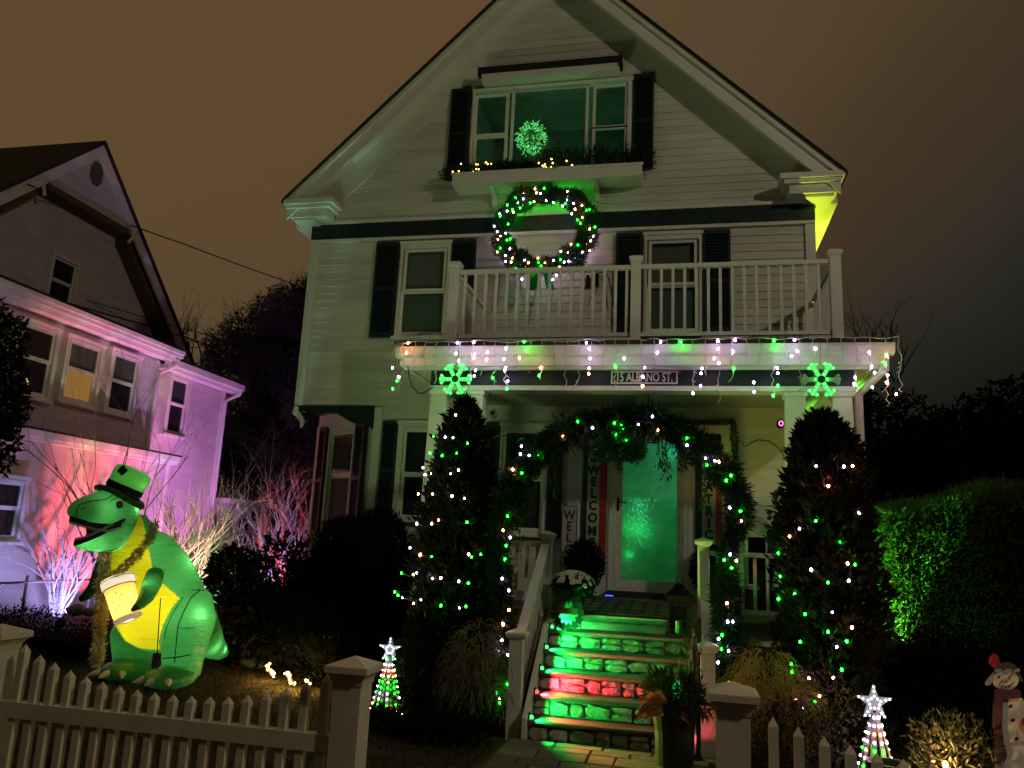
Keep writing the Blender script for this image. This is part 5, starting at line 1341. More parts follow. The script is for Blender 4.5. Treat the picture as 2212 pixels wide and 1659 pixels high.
# ================================================================== PLANTS
def conifer(name, label, base, prof, n, seed, L=.085, Wd=.032, matl=None, group=None, cat='shrub'):
    """columnar evergreen: prof = [(z, radius)]; flat upright sprays made of small kites"""
    T = thing(name, label, cat, base, group); bx, by, bz = base
    zs = np.array([p[0] for p in prof]); rs = np.array([p[1] for p in prof])
    z = zs[0] + (zs[-1] - zs[0]) * rng.random(n) ** .9; R = np.interp(z, zs, rs); a = rng.random(n) * 2 * pi
    lump = 1 + .15 * np.sin(a * 3 + z * 5 + seed) + .12 * np.sin(a * 7 - z * 9 + seed * 2) + .10 * np.sin(a * 13 + z * 17 + seed) * np.sin(z * 11)
    rr = R * lump * (.62 + .40 * rng.random(n) + .14 * (rng.random(n) > .93))
    P = np.stack([bx + rr * np.cos(a), by + rr * np.sin(a), bz + z], 1)
    O = np.stack([np.cos(a), np.sin(a), np.full(n, .9)], 1); parts = []
    for k in range(3):
        D = O + .45 * rng.normal(size=(n, 3)); parts.append(kites(P + .02 * rng.normal(size=(n, 3)), D, L * (.6 + .8 * rng.random(n)), Wd))
    V, F = merge(parts); npmesh('foliage', V, F, matl or NEEDLE2, T)
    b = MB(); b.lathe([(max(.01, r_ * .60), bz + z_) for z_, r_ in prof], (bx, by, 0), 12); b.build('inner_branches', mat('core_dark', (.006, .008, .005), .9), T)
    MB().tube([(bx, by, bz - .05), (bx, by, bz + .5)], .05, 8).build('trunk', mat('bark_dark', (.03, .022, .016), .9, .3, 20, .5), T)
    return T
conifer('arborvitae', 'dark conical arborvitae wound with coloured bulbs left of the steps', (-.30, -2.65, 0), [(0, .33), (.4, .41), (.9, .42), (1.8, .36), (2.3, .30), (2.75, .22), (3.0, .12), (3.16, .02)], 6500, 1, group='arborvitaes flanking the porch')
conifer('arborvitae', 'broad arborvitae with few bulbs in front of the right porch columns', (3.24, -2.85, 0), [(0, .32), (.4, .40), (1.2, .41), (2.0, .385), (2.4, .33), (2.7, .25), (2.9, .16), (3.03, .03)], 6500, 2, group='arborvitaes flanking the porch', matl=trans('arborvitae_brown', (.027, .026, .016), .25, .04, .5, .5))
V, F = kites(np.array([[-.50, -2.72, 2.2]] * 260) + rng.normal(size=(260, 3)) * [.05, .05, .30], np.stack([rng.normal(0, .3, 260), rng.normal(0, .3, 260), np.ones(260)], 1), .07, .02)
o = npmesh('juniper_tip', V, F, NEEDLE2); 
tag(o, 'thin upright evergreen tip rising beside the left arborvitae', 'shrub')

def tree_lights(label, src, pts, Y, ctr, rad):
    T = thing('string_lights', label, 'string lights', (ctr[0], ctr[1], 0), 'string lights on the arborvitaes'); P = []
    for u, v, k in pts:
        p = at(*src(u, v), Y)
        # slide the bulb along to the crown's surface: nearer the middle means further to the front
        dx = min(abs(p.x - ctr[0]), rad * .95); yy = ctr[1] - sqrt(max(0, rad ** 2 - dx ** 2)) * (1 - .5 * max(0, p.z - 1.8) / 1.4) - .03
        p = at(*src(u, v), yy); bulb(p, k, T, random.uniform(.0072, .0118)); P.append(p)
    P.sort(key=lambda q: q.z)
    w = MB()
    for i in range(len(P) - 1):
        m_ = (P[i] + P[i + 1]) / 2 + Vector((0, .05, -.03)); w.tube([P[i] + Vector((0, .02, 0)), m_, P[i + 1] + Vector((0, .02, 0))], .003, 4)
    w.build('wire', WIRED, T)
LT = [(1183,170,'R'),(1018,328,'G'),(1105,335,'W'),(1162,338,'W'),(993,452,'G'),(1082,470,'G'),(1190,453,'G'),(1203,578,'R'),(1002,603,'R'),(955,612,'W'),(1145,605,'W'),(1012,755,'R'),(905,755,'R'),(1155,770,'W'),(1248,787,'R'),(1055,948,'R'),(1005,975,'R'),(893,975,'W'),(1267,965,'G'),(845,1152,'W'),(920,1205,'R'),(1005,1218,'G'),(1278,1202,'R'),(1300,1222,'G'),(1368,1203,'G'),(893,1340,'W'),(868,1352,'R'),(1072,1377,'R'),(1010,1380,'W'),(1205,1402,'W'),(1277,1415,'G'),(780,1340,'G'),(755,1505,'G'),(787,1523,'W'),(925,1537,'W'),(870,1565,'R'),(1072,1582,'G'),(1210,1597,'W'),(1258,1588,'G'),(730,1480,'G'),(1270,380,'G'),(940,560,'W')]
tree_lights('coloured bulbs wound round the left arborvitae', d2, LT, -3.05, (-.28, -2.65), .46)
def d4(u, v): return ((900 + u / 3.606) * .8641, (1460 + v / 3.606) * .8641)
def dR(u, v): return ((1860 + u / 1.803) * .8641, (1000 + v / 1.803) * .8641)
RT = [(380,388,'R'),(450,300,'W'),(325,297,'W'),(323,545,'G'),(205,615,'R'),(430,635,'G'),(467,737,'R'),(500,742,'G'),(303,765,'W'),(170,770,'W'),(378,822,'G'),(155,897,'G'),(228,872,'G'),(275,965,'G'),(397,957,'W'),(378,1045,'G'),(487,1025,'R'),(253,1090,'G'),(463,1088,'G'),(418,1113,'W'),(440,1215,'G'),(403,1253,'R'),(293,1253,'W'),(213,1190,'G'),(217,1225,'G'),(520,508,'W'),(163,795,'G'),(490,297,'R'),(262,377,'W'),(472,815,'W'),(340,1335,'R'),(237,1352,'R'),(267,1385,'W'),(320,1360,'G'),(250,580,'W'),(155,690,'G')]
tree_lights('sparse coloured bulbs on the right arborvitae', dR, RT, -3.2, (3.24, -2.85), .44)

def build_arch():
    pts = [(.34, 0.0), (.30, .6), (.25, 1.2), (.20, 1.75), (.23, 2.08), (.36, 2.38), (.55, 2.62), (.86, 2.86), (1.08, 2.96), (1.27, 3.0), (1.45, 3.01), (1.63, 2.98), (1.82, 2.92), (1.99, 2.80), (2.14, 2.68), (2.28, 2.54), (2.44, 2.34), (2.50, 2.12), (2.42, 1.9), (2.36, 1.7), (2.35, 1.2), (2.34, .6), (2.36, 0.)]
    P = [Vector((x, -2.9 + .02 * sin(i * 1.7), z)) for i, (x, z) in enumerate(pts)]
    T = thing('garland_arch', 'tall evergreen garland arch with coloured bulbs spanning the foot of the steps', 'arch', (1.35, -2.9, 0))
    MB().tube(P, .02, 8).build('arch_frame', BLACKM, T)
    garland('greenery', P, .10, NEEDLE, T, 3200, .10, .013, .15)
    garland('greenery', P[4:17], .13, trans('mixed_sprig', (.028, .05, .022), .3, .05, .5, .5), T, 500, .11, .03, .5)
    # limp hanging sprigs
    r = random.Random(8); parts = []
    for x, z, ln in ((.70, 2.68, .35), (.74, 2.70, .50), (.50, 2.50, .45), (1.75, 2.85, .35), (1.80, 2.82, .42), (1.96, 2.75, .25), (.40, 2.35, .75), (.33, 2.3, .5), (2.38, 2.2, .6), (1.02, 2.82, .2), (2.15, 2.55, .4)):
        n = 90; t = rng.random(n); q = np.stack([x + .03 * rng.normal(size=n) * (1 - .3 * t), -2.93 + .03 * rng.normal(size=n), z - ln * t], 1)
        D = np.stack([.4 * rng.normal(size=n), .4 * rng.normal(size=n), -np.ones(n)], 1); parts.append(kites(q, D, .06, .014))
    V, F = merge(parts); npmesh('hanging_sprig', V, F, trans('willow_sprig', (.05, .065, .03), .35, .03, .5, .4), T)
    AL = [(125,515,'R'),(190,540,'G'),(495,270,'R'),(605,160,'G'),(877,170,'G'),(1158,122,'W'),(1197,222,'R'),(715,205,'W'),(320,405,'G'),(1055,180,'W'),(1413,285,'G'),(1415,335,'W'),(1553,432,'W'),(1620,450,'W'),(1650,457,'R'),(1558,482,'G'),(1705,595,'G'),(1740,560,'G'),(1730,797,'W'),(1810,825,'G'),(1815,893,'R'),(1735,1143,'W'),(1780,1190,'R'),(1745,1243,'G'),(1690,1185,'G'),(1710,1505,'R'),(1715,1640,'W'),(180,400,'W'),(245,412,'W'),(188,343,'W'),(85,860,'G'),(52,965,'R'),(105,1018,'W'),(67,1178,'G'),(45,1322,'W'),(95,1410,'W'),(95,1555,'R'),(75,1080,'G'),(50,1655,'R')]
    for u, v, k in AL: bulb(at(*d3(u, v), -3.0), k, T, .0102)
    for u, v, k in [(1830,425,'W'),(1785,530,'G'),(1758,560,'W'),(1780,640,'G'),(1838,655,'W'),(1835,900,'G'),(1870,425,'W'),(1755,745,'W')]: bulb(at(*d5(u, v), -3.0), k, T, .0102)
    for u, v, k in [(1290,367,'R'),(1278,505,'W'),(1245,600,'W'),(1330,640,'W'),(1328,905,'G'),(1235,983,'G'),(1258,1030,'W'),(1258,1072,'G'),(1255,1435,'W'),(1340,1185,'R')]: bulb(at(*d4(u, v), -3.0), k, T, .0102)
build_arch()
def build_shamrock():
    c = Vector((1.355, -2.95, 2.70)); T = thing('shamrock', 'dark green tinsel shamrock hanging from the top of the garland arch', 'ornament', c); parts = []
    for dx, dz, r in ((-.13, -.03, .125), (.13, -.03, .125), (0, .13, .125)):
        parts.append(blob_leaves((c.x + dx, c.y, c.z + dz), (r, .07, r), 1500, .042, .014, .2, .8, 0))
    t = np.array([(c.x + .02 * sin(k), c.y, c.z - .06 - .012 * k) for k in range(16)]); parts.append(kites(np.repeat(t, 14, 0) + .015 * rng.normal(size=(224, 3)), rnd_dirs(224), .035, .012))
    V, F = merge(parts); npmesh('tinsel', V, F, mat('green_foil', (.02, .16, .05), .3, .5, 40, metal=.6), T)
    MB().tube([c + Vector((0, 0, .2)), c + Vector((0, 0, .32))], .004, 4).build('hanger', WIRED, T)
    for dx, dz in ((.04, .16), (-.03, .10), (.07, .05), (.02, .2)): bulb((c.x + dx, c.y - .055, c.z + dz), 'G', T, .006)
build_shamrock()

def shrub(name, label, blobs, n, L, Wd, m, cat='shrub', group=None, stems=None, core=True, up=.2, shell=.45):
    c0 = blobs[0][0]; T = thing(name, label, cat, (c0[0], c0[1], gz(c0[0], c0[1])), group); parts = []
    for (c, r) in blobs: parts.append(blob_leaves(c, r, n, L, Wd, shell, .7, up))
    V, F = merge(parts); npmesh('foliage', V, F, m, T)
    if core:
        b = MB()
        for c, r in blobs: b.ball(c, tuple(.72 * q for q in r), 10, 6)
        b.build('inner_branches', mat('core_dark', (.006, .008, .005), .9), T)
    if stems:
        stems.build('stem', mat('bark_dark', (.03, .022, .016), .9, .3, 20, .5), T)
    return T
RHO = trans('rhododendron_leaf', (.011, .012, .009), .25, .08, .35, .4)
YEW = trans('yew_leaf', (.0045, .006, .005), .15, .02, .6, .4)
shrub('rhododendron', 'leafy dark rhododendron behind the dinosaur tail', [((-4.15, -.2, .85), (.55, .5, .62)), ((-3.95, -.6, .45), (.7, .5, .5)), ((-4.45, .05, 1.1), (.32, .3, .40))], 900, .13, .045, RHO, core=False, stems=twigs((-4.1, -.3, 0), 9, 1.6, .6, .016, 21, 2))
shrub('rhododendron', 'taller dark rhododendron under the bay window against the red glow', [((-3.35, -.55, 1.0), (.50, .45, .75)), ((-3.05, -.8, .55), (.6, .45, .55))], 1000, .12, .042, RHO, core=False, stems=twigs((-3.2, -.6, 0), 9, 1.6, .5, .016, 22, 2))
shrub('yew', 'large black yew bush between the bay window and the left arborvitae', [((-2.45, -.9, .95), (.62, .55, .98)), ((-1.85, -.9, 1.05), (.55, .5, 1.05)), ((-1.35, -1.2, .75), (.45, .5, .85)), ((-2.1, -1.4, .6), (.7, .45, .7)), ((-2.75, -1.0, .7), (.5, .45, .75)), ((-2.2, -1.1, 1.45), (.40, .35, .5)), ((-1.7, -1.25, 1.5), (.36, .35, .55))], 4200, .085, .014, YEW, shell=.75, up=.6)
shrub('bare_bush', 'dense dark twiggy bush at the foot of the left arborvitae', [((-.42, -3.05, .42), (.36, .28, .46))], 1800, .035, .012, trans('brown_leaf', (.022, .015, .013), .2, .02, .6, .4), core=False, stems=twigs((-.42, -3.05, 0), 16, .95, .5, .008, 31, 3))
def threadleaf(label, c, h, w, m, n, seed):
    T = thing('threadleaf_cypress', label, 'shrub', (c[0], c[1], 0), 'threadleaf cypresses by the steps'); P = []; D = []
    for k in range(n):
        a = rng.random() * 2 * pi; r0 = w * .9 * sqrt(rng.random()); z = c[2] + h * (1 - (r0 / w) ** 2 * .55) * (.35 + .65 * rng.random())
        p = np.array([c[0] + r0 * cos(a), c[1] + r0 * sin(a), z]); ln = 5 + int(rng.random() * 4); d = np.array([cos(a) * .6, sin(a) * .6, .35]) + .3 * rng.normal(size=3)
        for j in range(ln):
            P.append(p.copy()); D.append(d.copy()); p = p + d / np.linalg.norm(d) * .035; d[2] -= .33; d[:2] *= .93
    V, F = kites(np.array(P), np.array(D), .05, .0075); npmesh('foliage', V, F, m, T)
    twigs((c[0], c[1], 0), 7, h * 1.0, .5, .012, seed, 1).build('stem', mat('bark_dark', (.03, .022, .016), .9, .3, 20, .5), T)
threadleaf('drooping brown and green threadleaf cypress left of the lower newel post', (.06, -3.05, .10), .92, .27, trans('thread_green', (.20, .19, .09), .3, .03, .5, .5), 1500, 41)
threadleaf('drooping golden brown threadleaf cypress right of the lower newel post', (2.66, -3.25, .12), .86, .36, trans('thread_gold', (.30, .19, .08), .3, .03, .5, .5), 1500, 42)
shrub('heather', 'low dusky purple bush in front of the golden cypress', [((2.75, -3.9, .36), (.34, .26, .28))], 1800, .04, .012, trans('heather_leaf', (.035, .022, .026), .2, .02, .6, .4), core=False)
shrub('ground_cover', 'low dark green ground cover along the bed left of the steps', [((-.15, -3.45, .10), (.55, .22, .14)), ((-.75, -3.25, .08), (.35, .2, .10))], 1100, .05, .02, trans('cover_leaf', (.010, .018, .010), .25, .03, .5, .4))
T = thing('dry_shrub', 'dry shrub with small tan leaves in front of the right arborvitae', 'shrub', (3.0, -3.55, 0))
twigs((3.05, -3.6, 0), 12, .85, .45, .007, 51, 3).build('stem', mat('bark_dark', (.03, .022, .016), .9, .3, 20, .5), T)
V, F = blob_leaves((3.1, -3.6, .50), (.30, .24, .34), 520, .04, .018, .2, .6, .5); npmesh('foliage', V, F, trans('tan_leaf', (.14, .115, .07), .3, .05, .5, .4), T)
def build_warm_bush():
    c = at(2058, 1612, -4.0); T = shrub('boxwood', 'round olive bush glowing warm from a bulb inside beside the snowman', [((c.x, c.y, c.z - .05), (.30, .27, .30))], 1300, .05, .016, trans('olive_leaf', (.10, .095, .045), .35, .06, .45, .4), core=False, up=.5, shell=.2, stems=twigs((c.x, c.y, 0), 14, .8, .55, .006, 61, 3))
    b = thing('spot_bulb', 'bright warm bulb in the olive bush', 'light', at(2042, 1652, -4.22)); bulb(at(2042, 1652, -4.22), 'Y', b, .02)
    lamp('bush_lamp', 'POINT', at(2042, 1640, -4.28), (1, .62, .22), 12, .02)
build_warm_bush()
def hedge(name, label, x0, x1, y0, y1, z1f, n, L, Wd, m, up=.4):
    """clipped hedge: leaves on the faces of a block"""
    T = thing(name, label, 'hedge', ((x0 + x1) / 2, (y0 + y1) / 2, 0)); u = rng.random((n, 3)); f = rng.choice(4, n, p=[.46, .16, .12, .26])
    x = x0 + (x1 - x0) * u[:, 0]; y = y0 + (y1 - y0) * u[:, 1]; zt = z1f(x); z = zt * u[:, 2]
    N_ = np.zeros((n, 3))
    k = f == 0; y[k] = y0; N_[k] = (0, -1, .3)
    k = f == 1; x[k] = x0; N_[k] = (-1, 0, .3); zt = z1f(x); z = np.minimum(z, zt)
    k = f == 2; x[k] = x1; N_[k] = (1, 0, .3)
    k = f == 3; z[k] = z1f(x)[k]; N_[k] = (0, 0, 1)
    P = np.stack([x, y, z], 1) + N_ * (.05 * rng.normal(size=(n, 1)) - .02) + .03 * np.sin(P_ := np.stack([z * 9, x * 7, y * 8 + x * 5], 1))
    D = N_ + .7 * rng.normal(size=(n, 3)); D[:, 2] += up
    V, F = kites(P, D, L * (.6 + .8 * rng.random(n)), Wd); npmesh('foliage', V, F, m, T)
    if name == 'privet_hedge':
        k = 2600; xx = rng.uniform(x0, x1, k); P2 = np.stack([xx, rng.uniform(y0, y1, k), z1f(xx) - .05], 1); V, F = kites(P2, np.stack([.25 * rng.normal(size=k), .25 * rng.normal(size=k), np.ones(k)], 1), .10 + .12 * rng.random(k), .012); npmesh('shoot', V, F, m, T)['kind'] = 'stuff'
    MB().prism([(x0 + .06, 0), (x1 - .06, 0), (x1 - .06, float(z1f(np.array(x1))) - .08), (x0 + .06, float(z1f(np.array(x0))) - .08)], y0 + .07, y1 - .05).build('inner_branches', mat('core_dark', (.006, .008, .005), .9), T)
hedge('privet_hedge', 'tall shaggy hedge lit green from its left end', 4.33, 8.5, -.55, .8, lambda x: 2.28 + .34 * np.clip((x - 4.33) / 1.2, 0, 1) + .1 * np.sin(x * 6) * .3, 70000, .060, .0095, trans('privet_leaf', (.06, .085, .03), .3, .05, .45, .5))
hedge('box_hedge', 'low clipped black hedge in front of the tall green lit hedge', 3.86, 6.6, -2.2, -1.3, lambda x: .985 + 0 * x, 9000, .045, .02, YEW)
hedge('low_hedge', 'low dark hedge along the neighbouring bed at the left edge', -8.2, -5.35, -1.75, -1.15, lambda x: .54 - .27 * (x + 6.14) * (x > -6.14), 6000, .05, .02, trans('brown_hedge_leaf', (.018, .012, .010), .2, .02, .6, .4))

def bare(name, label, base, n, h, spread, r0, seed, col, levels=3, cat='shrub', kink=.12, fork=(2, 3), upb=.5):
    T = thing(name, label, cat, base); b = twigs(base, n, h, spread, r0, seed, levels, 4, kink, upb, 4, fork); b.build('branches', mat('twig_' + name + str(seed), col, .8, .2, 10), T); return T
bare('white_branches', 'cluster of white painted branches glowing lavender by the neighbouring wall', (-7.0, -.30, .38), 22, 2.15, .50, .019, 71, (.62, .60, .60), 2, 'branches')
bare('sapling', 'slender bare sapling against the red lit neighbouring wall', (-6.75, .55, .36), 3, 4.6, .22, .03, 72, (.12, .10, .10), 3, 'tree')
bare('sapling', 'thin bare sapling leaning right beside the dinosaur head', (-6.8, .35, .36), 2, 4.0, .55, .026, 76, (.20, .18, .18), 3, 'tree')
bare('tall_shrub', 'tall many-stemmed bare shrub rising behind the dinosaur back', (-6.05, 1.05, .25), 30, 3.0, .72, .026, 73, (.40, .36, .30), 2, 'shrub', .16, (3, 4))
bare('red_twigs', 'bare twigs glowing red beside the bay window', (-4.25, 1.45, 0), 12, 3.1, .35, .016, 74, (.36, .30, .28), 3, 'shrub', .2)
bare('lavender_twigs', 'fine bare twigs glowing lavender behind the red twigs', (-5.2, 3.0, 0), 26, 3.4, .42, .014, 75, (.40, .36, .38), 3, 'shrub', .14)
bare('twig_fan', 'dim pink bare twigs at the foot of the dinosaur far arm', (-5.6, -.6, .15), 10, .9, .5, .010, 77, (.30, .20, .22), 2, 'shrub')

# distant trees
def leaf_tree(name, label, base, crown, n, L, Wd, m, trunk_r=.2, droop=0., tw=None, group=None):
    T = thing(name, label, 'tree', base, group); parts = []
    for c, r in crown: parts.append(blob_leaves(c, r, n, L, Wd, .35, .5, -droop))
    V, F = merge(parts); npmesh('crown', V, F, m, T)
    cz_ = max(c[2] for c, r in crown)
    b = MB(); b.tube([base, (base[0] + .1, base[1], base[2] + (cz_ - base[2]) * .5), (crown[0][0][0], crown[0][0][1], cz_)], [trunk_r, trunk_r * .7, trunk_r * .15], 8)
    if tw: b.add(tw.v, tw.f)
    b.build('trunk', mat('bark_dark', (.03, .022, .016), .9, .3, 20, .5), T)
rt = random.Random(15); cr = []
for k in range(88):
    u = rt.uniform(430, 710); top = 615 + max(0, (640 - u)) * .62 + rt.uniform(0, 40); v = rt.uniform(top, 1175)
    p = at(u, v, rt.uniform(8.5, 12)); cr.append(((p.x, p.y, p.z), (.9, .8, .62)))
tw = MB()
for k in range(16):
    u = rt.uniform(470, 690); top = 600 + max(0, (650 - u)) * .60; p = at(u, top + 60, 10.5); q = twigs((p.x, p.y, p.z), 2, 1.5, .45, .018, 100 + k, 3, 3); tw.add(q.v, q.f)
leaf_tree('spruce', 'big shaggy evergreen filling the gap between the two houses', (-9.5, 10.5, 0), cr, 1500, .24, .03, trans('spruce_needle', (.10, .097, .108), .2, .08, .5, .6), .3, .5, tw)
T = thing('bare_tree', 'bare leafless tree beyond the neighbouring flat roof', 'tree', (-13.2, 13, 0)); b = MB()
for k, (u, v) in enumerate(((395, 700), (375, 720), (420, 715), (440, 720))):
    p = at(u, v + 40, 13); q = twigs((p.x, p.y, p.z - .5), 2, 2.6, .35, .03, 120 + k, 3, 3); b.add(q.v, q.f)
b.tube([(-13.2, 13, 0), (-13.0, 13, 5)], [.2, .1], 8); b.build('branches', mat('bark_far', (.02, .016, .013), .9), T)
T = thing('bare_tree', 'faint bare tree against the dark sky right of the balcony', 'tree', (6.6, 12, 0)); b = MB()
for k, (u, v) in enumerate(((1880, 700), (1905, 690), (1860, 720), (1935, 730))):
    p = at(u, v + 50, 12); q = twigs((p.x, p.y, p.z - .6), 2, 2.4, .6, .035, 130 + k, 3, 3); b.add(q.v, q.f)
b.tube([(6.6, 12, 0), (6.9, 12, 6.6)], [.2, .1], 8); b.build('branches', mat('bark_far', (.02, .016, .013), .9), T)
DARKL = trans('night_leaf', (.012, .011, .009), .15, 0, .6, .4)
for k, (lab, uv) in enumerate((('dark leafy tree directly behind the right porch columns', [(1930, 940), (1960, 1010), (1900, 1040), (2000, 1080), (1890, 1150)]), ('wide dark tree right of the tall hedge', [(2050, 980), (2120, 950), (2100, 1060), (2180, 1000), (2060, 1150)]), ('black tree mass at the right edge of the view', [(2200, 900), (2260, 980), (2230, 1100), (2180, 1200), (2280, 1250)]))):
    cr = []
    for u, v in uv:
        p = at(u, v, 7 + k); cr.append(((p.x, p.y, p.z), (1.05, .9, .95)))
    leaf_tree('dark_tree', lab, (cr[0][0][0], 7 + k, 0), cr, 1300, .22, .07, DARKL, .25, .2, None, 'dark trees beyond the hedge')
def far_wood(name, label, spots, n=2200):
    T = thing(name, label, 'trees', (spots[0][0][0], spots[0][0][1], 0)); T['kind'] = 'stuff'; parts = [blob_leaves(c, r, n, .4, .14, .3, .6, .2) for c, r in spots]
    V, F = merge(parts); npmesh('foliage', V, F, DARKL, T); b = MB()
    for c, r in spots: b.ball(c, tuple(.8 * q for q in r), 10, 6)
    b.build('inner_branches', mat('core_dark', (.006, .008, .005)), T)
far_wood('distant_wood', 'dark distant wood closing the gap behind both houses', [((x, 24 + 2 * sin(x), 2.2), (3.2, 2.0, 3.2 + .8 * sin(1.7 * x))) for x in np.arange(-34, 30, 4.0)])
shrub('thicket', 'black thicket under the trees on the far right', [((6.5, 3.0, 1.2), (1.6, .8, 1.5)), ((8.2, 2.5, 1.4), (1.6, .8, 1.8)), ((9.5, 1.5, 1.5), (1.6, .8, 2.4))], 2600, .14, .05, DARKL)
cr = []
for u, v, r in ((0, 740, .42), (-30, 820, .6), (5, 880, .38), (-25, 960, .42), (-60, 700, .5), (-90, 880, .7)):
    p = at(u, v, -2.9); cr.append(((p.x, p.y, p.z), (r * .75, r * .75, r)))
leaf_tree('yard_tree', 'leafy evergreen tree at the left edge in front of the house next door', (-6.7, -3.0, .2), cr, 1100, .09, .035, trans('yard_leaf', (.010, .013, .010), .3, .15, .4, .4), .12)

# ================================================================== FENCE
def fence_post(T, x, y, ztop):
    b = MB().box(x - .066, x + .066, y - .066, y + .066, 0, ztop - .055); b.build('post', VINYL, T)
    R = [[(x + sx * w, y + sy * w, z) for sx, sy in ((-1, -1), (1, -1), (1, 1), (-1, 1))] for w, z in ((.070, ztop - .085), (.074, ztop - .06), (.092, ztop - .034), (.103, ztop - .030), (.103, ztop - .004), (.101, ztop), (.004, ztop + .036))]
    MB().rings(R).build('post_cap', VINYL, T)
def build_fence():
    Y = -7.0
    tops = [(-1.293,1.10),(-1.197,1.055),(-1.105,1.025),(-1.008,.995),(-.912,.974),(-.816,.957),(-.717,.944),(-.619,.936),(-.520,.931),(-.420,.930),(-.322,.932),(-.225,.937),(-.128,.945),(-.030,.960),(.067,.981),(.164,1.01),(.262,1.042),(.360,1.085)]
    def panel(T, pk, xa, xb):
        for z0, z1 in ((.752, .826), (.20, .285)):
            MB().box(xa, xb, Y - .036, Y + .020, z0, z1).build('rail', VINYL, T)
        for x, z in pk:
            piece('picket', 'picket', VINYL, (x, Y - .006, z), (.0375, .0375, z - .06), T, (random.uniform(-.006, .006), random.uniform(-.006, .006), random.uniform(-.03, .03)))
    L = thing('picket_fence', 'cream scalloped picket fence with capped posts in front of the dinosaur', 'fence', (-.46, Y, 0))
    panel(L, tops, -1.39, .42)
    fence_post(L, .488, Y, 1.135); fence_post(L, -1.46, Y, 1.15)
    # next panel starts beyond the far post
    for i in range(4): piece('picket', 'picket', VINYL, (-1.62 - .1 * i, Y - .006, 1.06 - .03 * i), (.0375, .0375, 1.0 - .03 * i), L)
    for z0, z1 in ((.752, .826), (.20, .285)): MB().box(-2.1, -1.53, Y - .036, Y + .02, z0, z1).build('rail', VINYL, L)
    R = thing('picket_fence', 'cream picket fence with its capped post to the right of the garden path', 'fence', (2.9, Y, 0))
    rt_ = [(2.324, 1.069), (2.421, 1.04), (2.519, 1.012), (2.616, .990), (2.713, .970), (2.81, .956), (2.907, .945), (3.005, .937), (3.10, .932), (3.20, .930), (3.30, .932), (3.40, .937), (3.5, .945)]
    panel(R, rt_, 2.24, 3.7)
    fence_post(R, 2.165, Y, 1.155)
build_fence()

# ================================================================== STAR TOPPED LIGHT CONES
def build_star_tree(bx, by, ztip, rb, label, seed):
    T = thing('star_light_tree', label, 'light ornament', (bx, by, 0), 'star light trees in the front garden'); r = random.Random(seed)
    s = ztip / .74; zs = ztip - .115 * s; za = zs - .06 * s
    strip = trans('light_ribbon', (.50, .50, .47), .5, .08)
    rows = [r.choice(['R', 'G', 'W', 'W', 'R', 'G']) for _ in range(13)]
    for k in range(9):
        a = 2 * pi * k / 9 + .2; c, q = cos(a), sin(a); w = .020 * s
        b = MB(); t = Vector((-q, c, 0)) * w
        p0, p1 = Vector((bx + rb * c, by + rb * q, .01)), Vector((bx + .02 * c, by + .02 * q, za)); n = Vector((c, q, .2)) * .002
        R = [[p - t * f - n, p + t * f - n, p + t * f + n, p - t * f + n] for p, f in ((p0, 1), (p0.lerp(p1, .5), .85), (p1, .5))]
        b.rings(R); b.build('ribbon', strip, T)
        for j in range(11):
            kk = rows[j] if r.random() < .7 else r.choice('RGW')
            if r.random() < .12: continue
            p = p0.lerp(p1, (j + .6) / 11.2) + Vector((c, q, .2)) * .007; bulb(p, kk, T, .0058 * s)
    # five-pointed star facing the street
    b = MB(); R1, R2 = .118 * s, .046 * s
    pts = [((R1 if i % 2 == 0 else R2) * sin(i * pi / 5) * 1.0, (R1 if i % 2 == 0 else R2) * cos(i * pi / 5)) for i in range(10)]
    b.prism([(bx + x, zs + z) for x, z in pts], by - .012, by + .012); b.build('star', trans('star_plastic', (.72, .74, .80), .6, .1), T)
    for i in range(10):
        for f in ((.35, .62, .85) if i % 2 == 0 else (.7,)):
            piece('star_bulb', 'bulb', emis('star_led', (.80, .82, 1), 3.5), (bx + pts[i][0] * f, by - .018, zs + pts[i][1] * f), .0075 * s, T)
    MB().tube([(bx, by, 0), (bx, by, zs - .04)], .006, 6).build('pole', BLACKM, T)
p = atz(846, 1548, .0); build_star_tree(-.87, -2.85, .76, .165, 'star topped cone of lights on the lawn beside the bare bush', 5)
q = at(1886, 1478, -4.0); build_star_tree(q.x, -4.0, q.z, .18, 'star topped cone of lights behind the right picket fence', 12)
lamp('star_lamp', 'POINT', (-.87, -3.0, .66), (.8, .82, 1), .5, .06)
lamp('star_lamp', 'POINT', (q.x, -4.15, q.z - .1), (.8, .82, 1), .3, .06)

